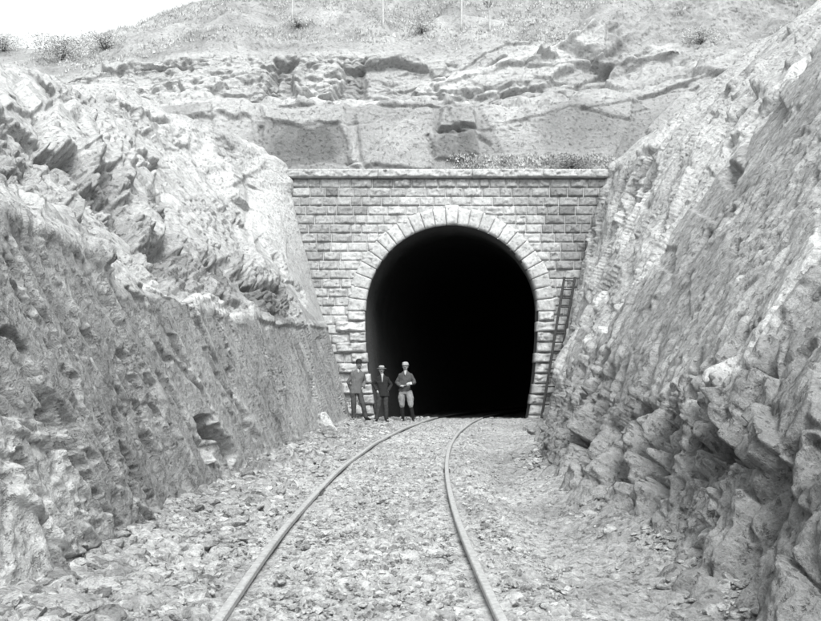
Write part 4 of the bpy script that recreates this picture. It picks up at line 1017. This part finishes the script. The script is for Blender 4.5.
man('middle man in dark open jacket with white shirt front and brimmed pale hat', (x, y, gz1(x, y)), 1.62,
    pose(el_l=(-.28, .09, 1.17), wr_l=(-.175, -.05, .99), hd_l=(.5, .35, -1), el_r=(.28, .09, 1.15), wr_r=(.18, -.03, .97), hd_r=(-.5, .35, -1), head=(-.03, -.015, 1.64), neck=(-.01, .01, 1.49), hip=(.02, 0, .93), kn_l=(-.13, -.06, .48), an_l=(-.19, -.05, .09), an_r=(.12, .03, .09), toe_l=(-.27, -.21, .03), toe_r=(.17, -.15, .03)),
    dict(jacket=M['cloth_dark'], trousers=M['cloth_dark2'], hat=M['hat_mid'], vee=-.24), dict(kind='slouch', band=True), 'moustache', rz=.05, jacket_len=.80)
x, y = (405.5-HX)/F*25.9, 25.9
r3, J3 = man('man in white cap, belted grey tunic, pale breeches and high boots, holding paper', (x, y, gz1(x, y)), 1.74,
    pose(el_l=(-.27, .06, 1.15), wr_l=(-.13, -.16, 1.05), hd_l=(1, -.25, -.05), pn_l=(0, 0, 1), el_r=(.27, .03, 1.15), wr_r=(.19, -.22, 1.12), hd_r=(-.8, -.4, .1), pn_r=(0, .4, -1),
         hip=(-.02, 0, .93), kn_l=(-.10, -.03, .48), an_l=(-.08, .03, .09), toe_l=(-.10, -.14, .03), head=(.0, -.035, 1.635), kn_r=(.17, -.14, .49), an_r=(.24, -.08, .09), toe_r=(.31, -.24, .03)),
    dict(jacket=M['cloth_mid'], trousers=M['breeches'], hat=M['hat_pale'], breeches=True, belt=True, vee=-.12), dict(kind='cap'), 'moustache', rz=-.1, jacket_len=.90, tunic=True)
# the folded paper he holds: a thing of its own
V = .62*np.array([(-.12, -.06, 0), (.11, -.07, .01), (.12, .07, .05), (-.11, .08, .04), (-.12, -.06, .004), (.11, -.07, .014), (.12, .07, .054), (-.11, .08, .044)])
Fq = np.array([(0, 3, 2, 1), (4, 5, 6, 7), (0, 1, 5, 4), (1, 2, 6, 5), (2, 3, 7, 6), (3, 0, 4, 7)])
M['paper'] = plain('paper', .42)
o = mesh_obj('folded_paper', V, Fq, M['paper'], smooth=False, loc=(x+.12, y-.27, gz1(x, y)+1.105)); o.rotation_euler = (math.radians(35), math.radians(-14), 0)
setp(o, 'folded white paper in the hands of the man with high boots', 'paper')

# ------------------------------------------------------------------ camera, light, world
cam = bpy.data.cameras.new('camera'); co = bpy.data.objects.new('camera', cam); COL.objects.link(co); sc.camera = co
cam.sensor_width = 36; cam.lens = 36*F/821; cam.shift_y = (HY-310.5)/821; cam.clip_end = 400; cam.clip_start = .1
co.location = (0, 0, CAMZ); co.rotation_euler = (PI/2, 0, 0)
EL, AZ = 50, 14           # sun: behind the camera, high on the right
sun = bpy.data.lights.new('sun', 'SUN'); sun.energy = 1.55; sun.angle = math.radians(22); sun.color = (1, 1, .985)
so = bpy.data.objects.new('sun', sun); COL.objects.link(so)
dv = Vector((math.sin(math.radians(AZ))*math.cos(math.radians(EL)), -math.cos(math.radians(AZ))*math.cos(math.radians(EL)), math.sin(math.radians(EL))))
so.rotation_euler = dv.to_track_quat('Z', 'Y').to_euler()
wd = bpy.data.worlds.new('World'); sc.world = wd; wd.use_nodes = True; nt = wd.node_tree
bg = nt.nodes['Background']; sky = nt.nodes.new('ShaderNodeTexSky'); sky.sky_type = 'NISHITA'; sky.sun_disc = False
sky.sun_elevation = math.radians(EL); sky.sun_rotation = math.radians(180-AZ); sky.dust_density = 4; sky.air_density = 1.5
bw = nt.nodes.new('ShaderNodeRGBToBW'); cc = nt.nodes.new('ShaderNodeCombineColor')
nt.links.new(sky.outputs[0], bw.inputs[0])
tint = nt.nodes.new('ShaderNodeVectorMath'); tint.operation = 'MULTIPLY'; tint.inputs[1].default_value = (.965, 1.0, 1.0)
for q in range(3): nt.links.new(bw.outputs[0], cc.inputs[q])
veil = nt.nodes.new('ShaderNodeMath'); veil.operation = 'ADD'; veil.inputs[1].default_value = 1.0     # thin high overcast
nt.links.new(bw.outputs[0], veil.inputs[0])
for q in range(3): nt.links.new(veil.outputs[0], cc.inputs[q])
nt.links.new(cc.outputs[0], tint.inputs[0]); nt.links.new(tint.outputs[0], bg.inputs[0]); bg.inputs[1].default_value = .15
sc.view_settings.view_transform = 'Standard'; sc.view_settings.look = 'None'; sc.view_settings.gamma = 1; sc.view_settings.exposure = .98
sc.cycles.max_bounces = 6; sc.cycles.use_denoising = True
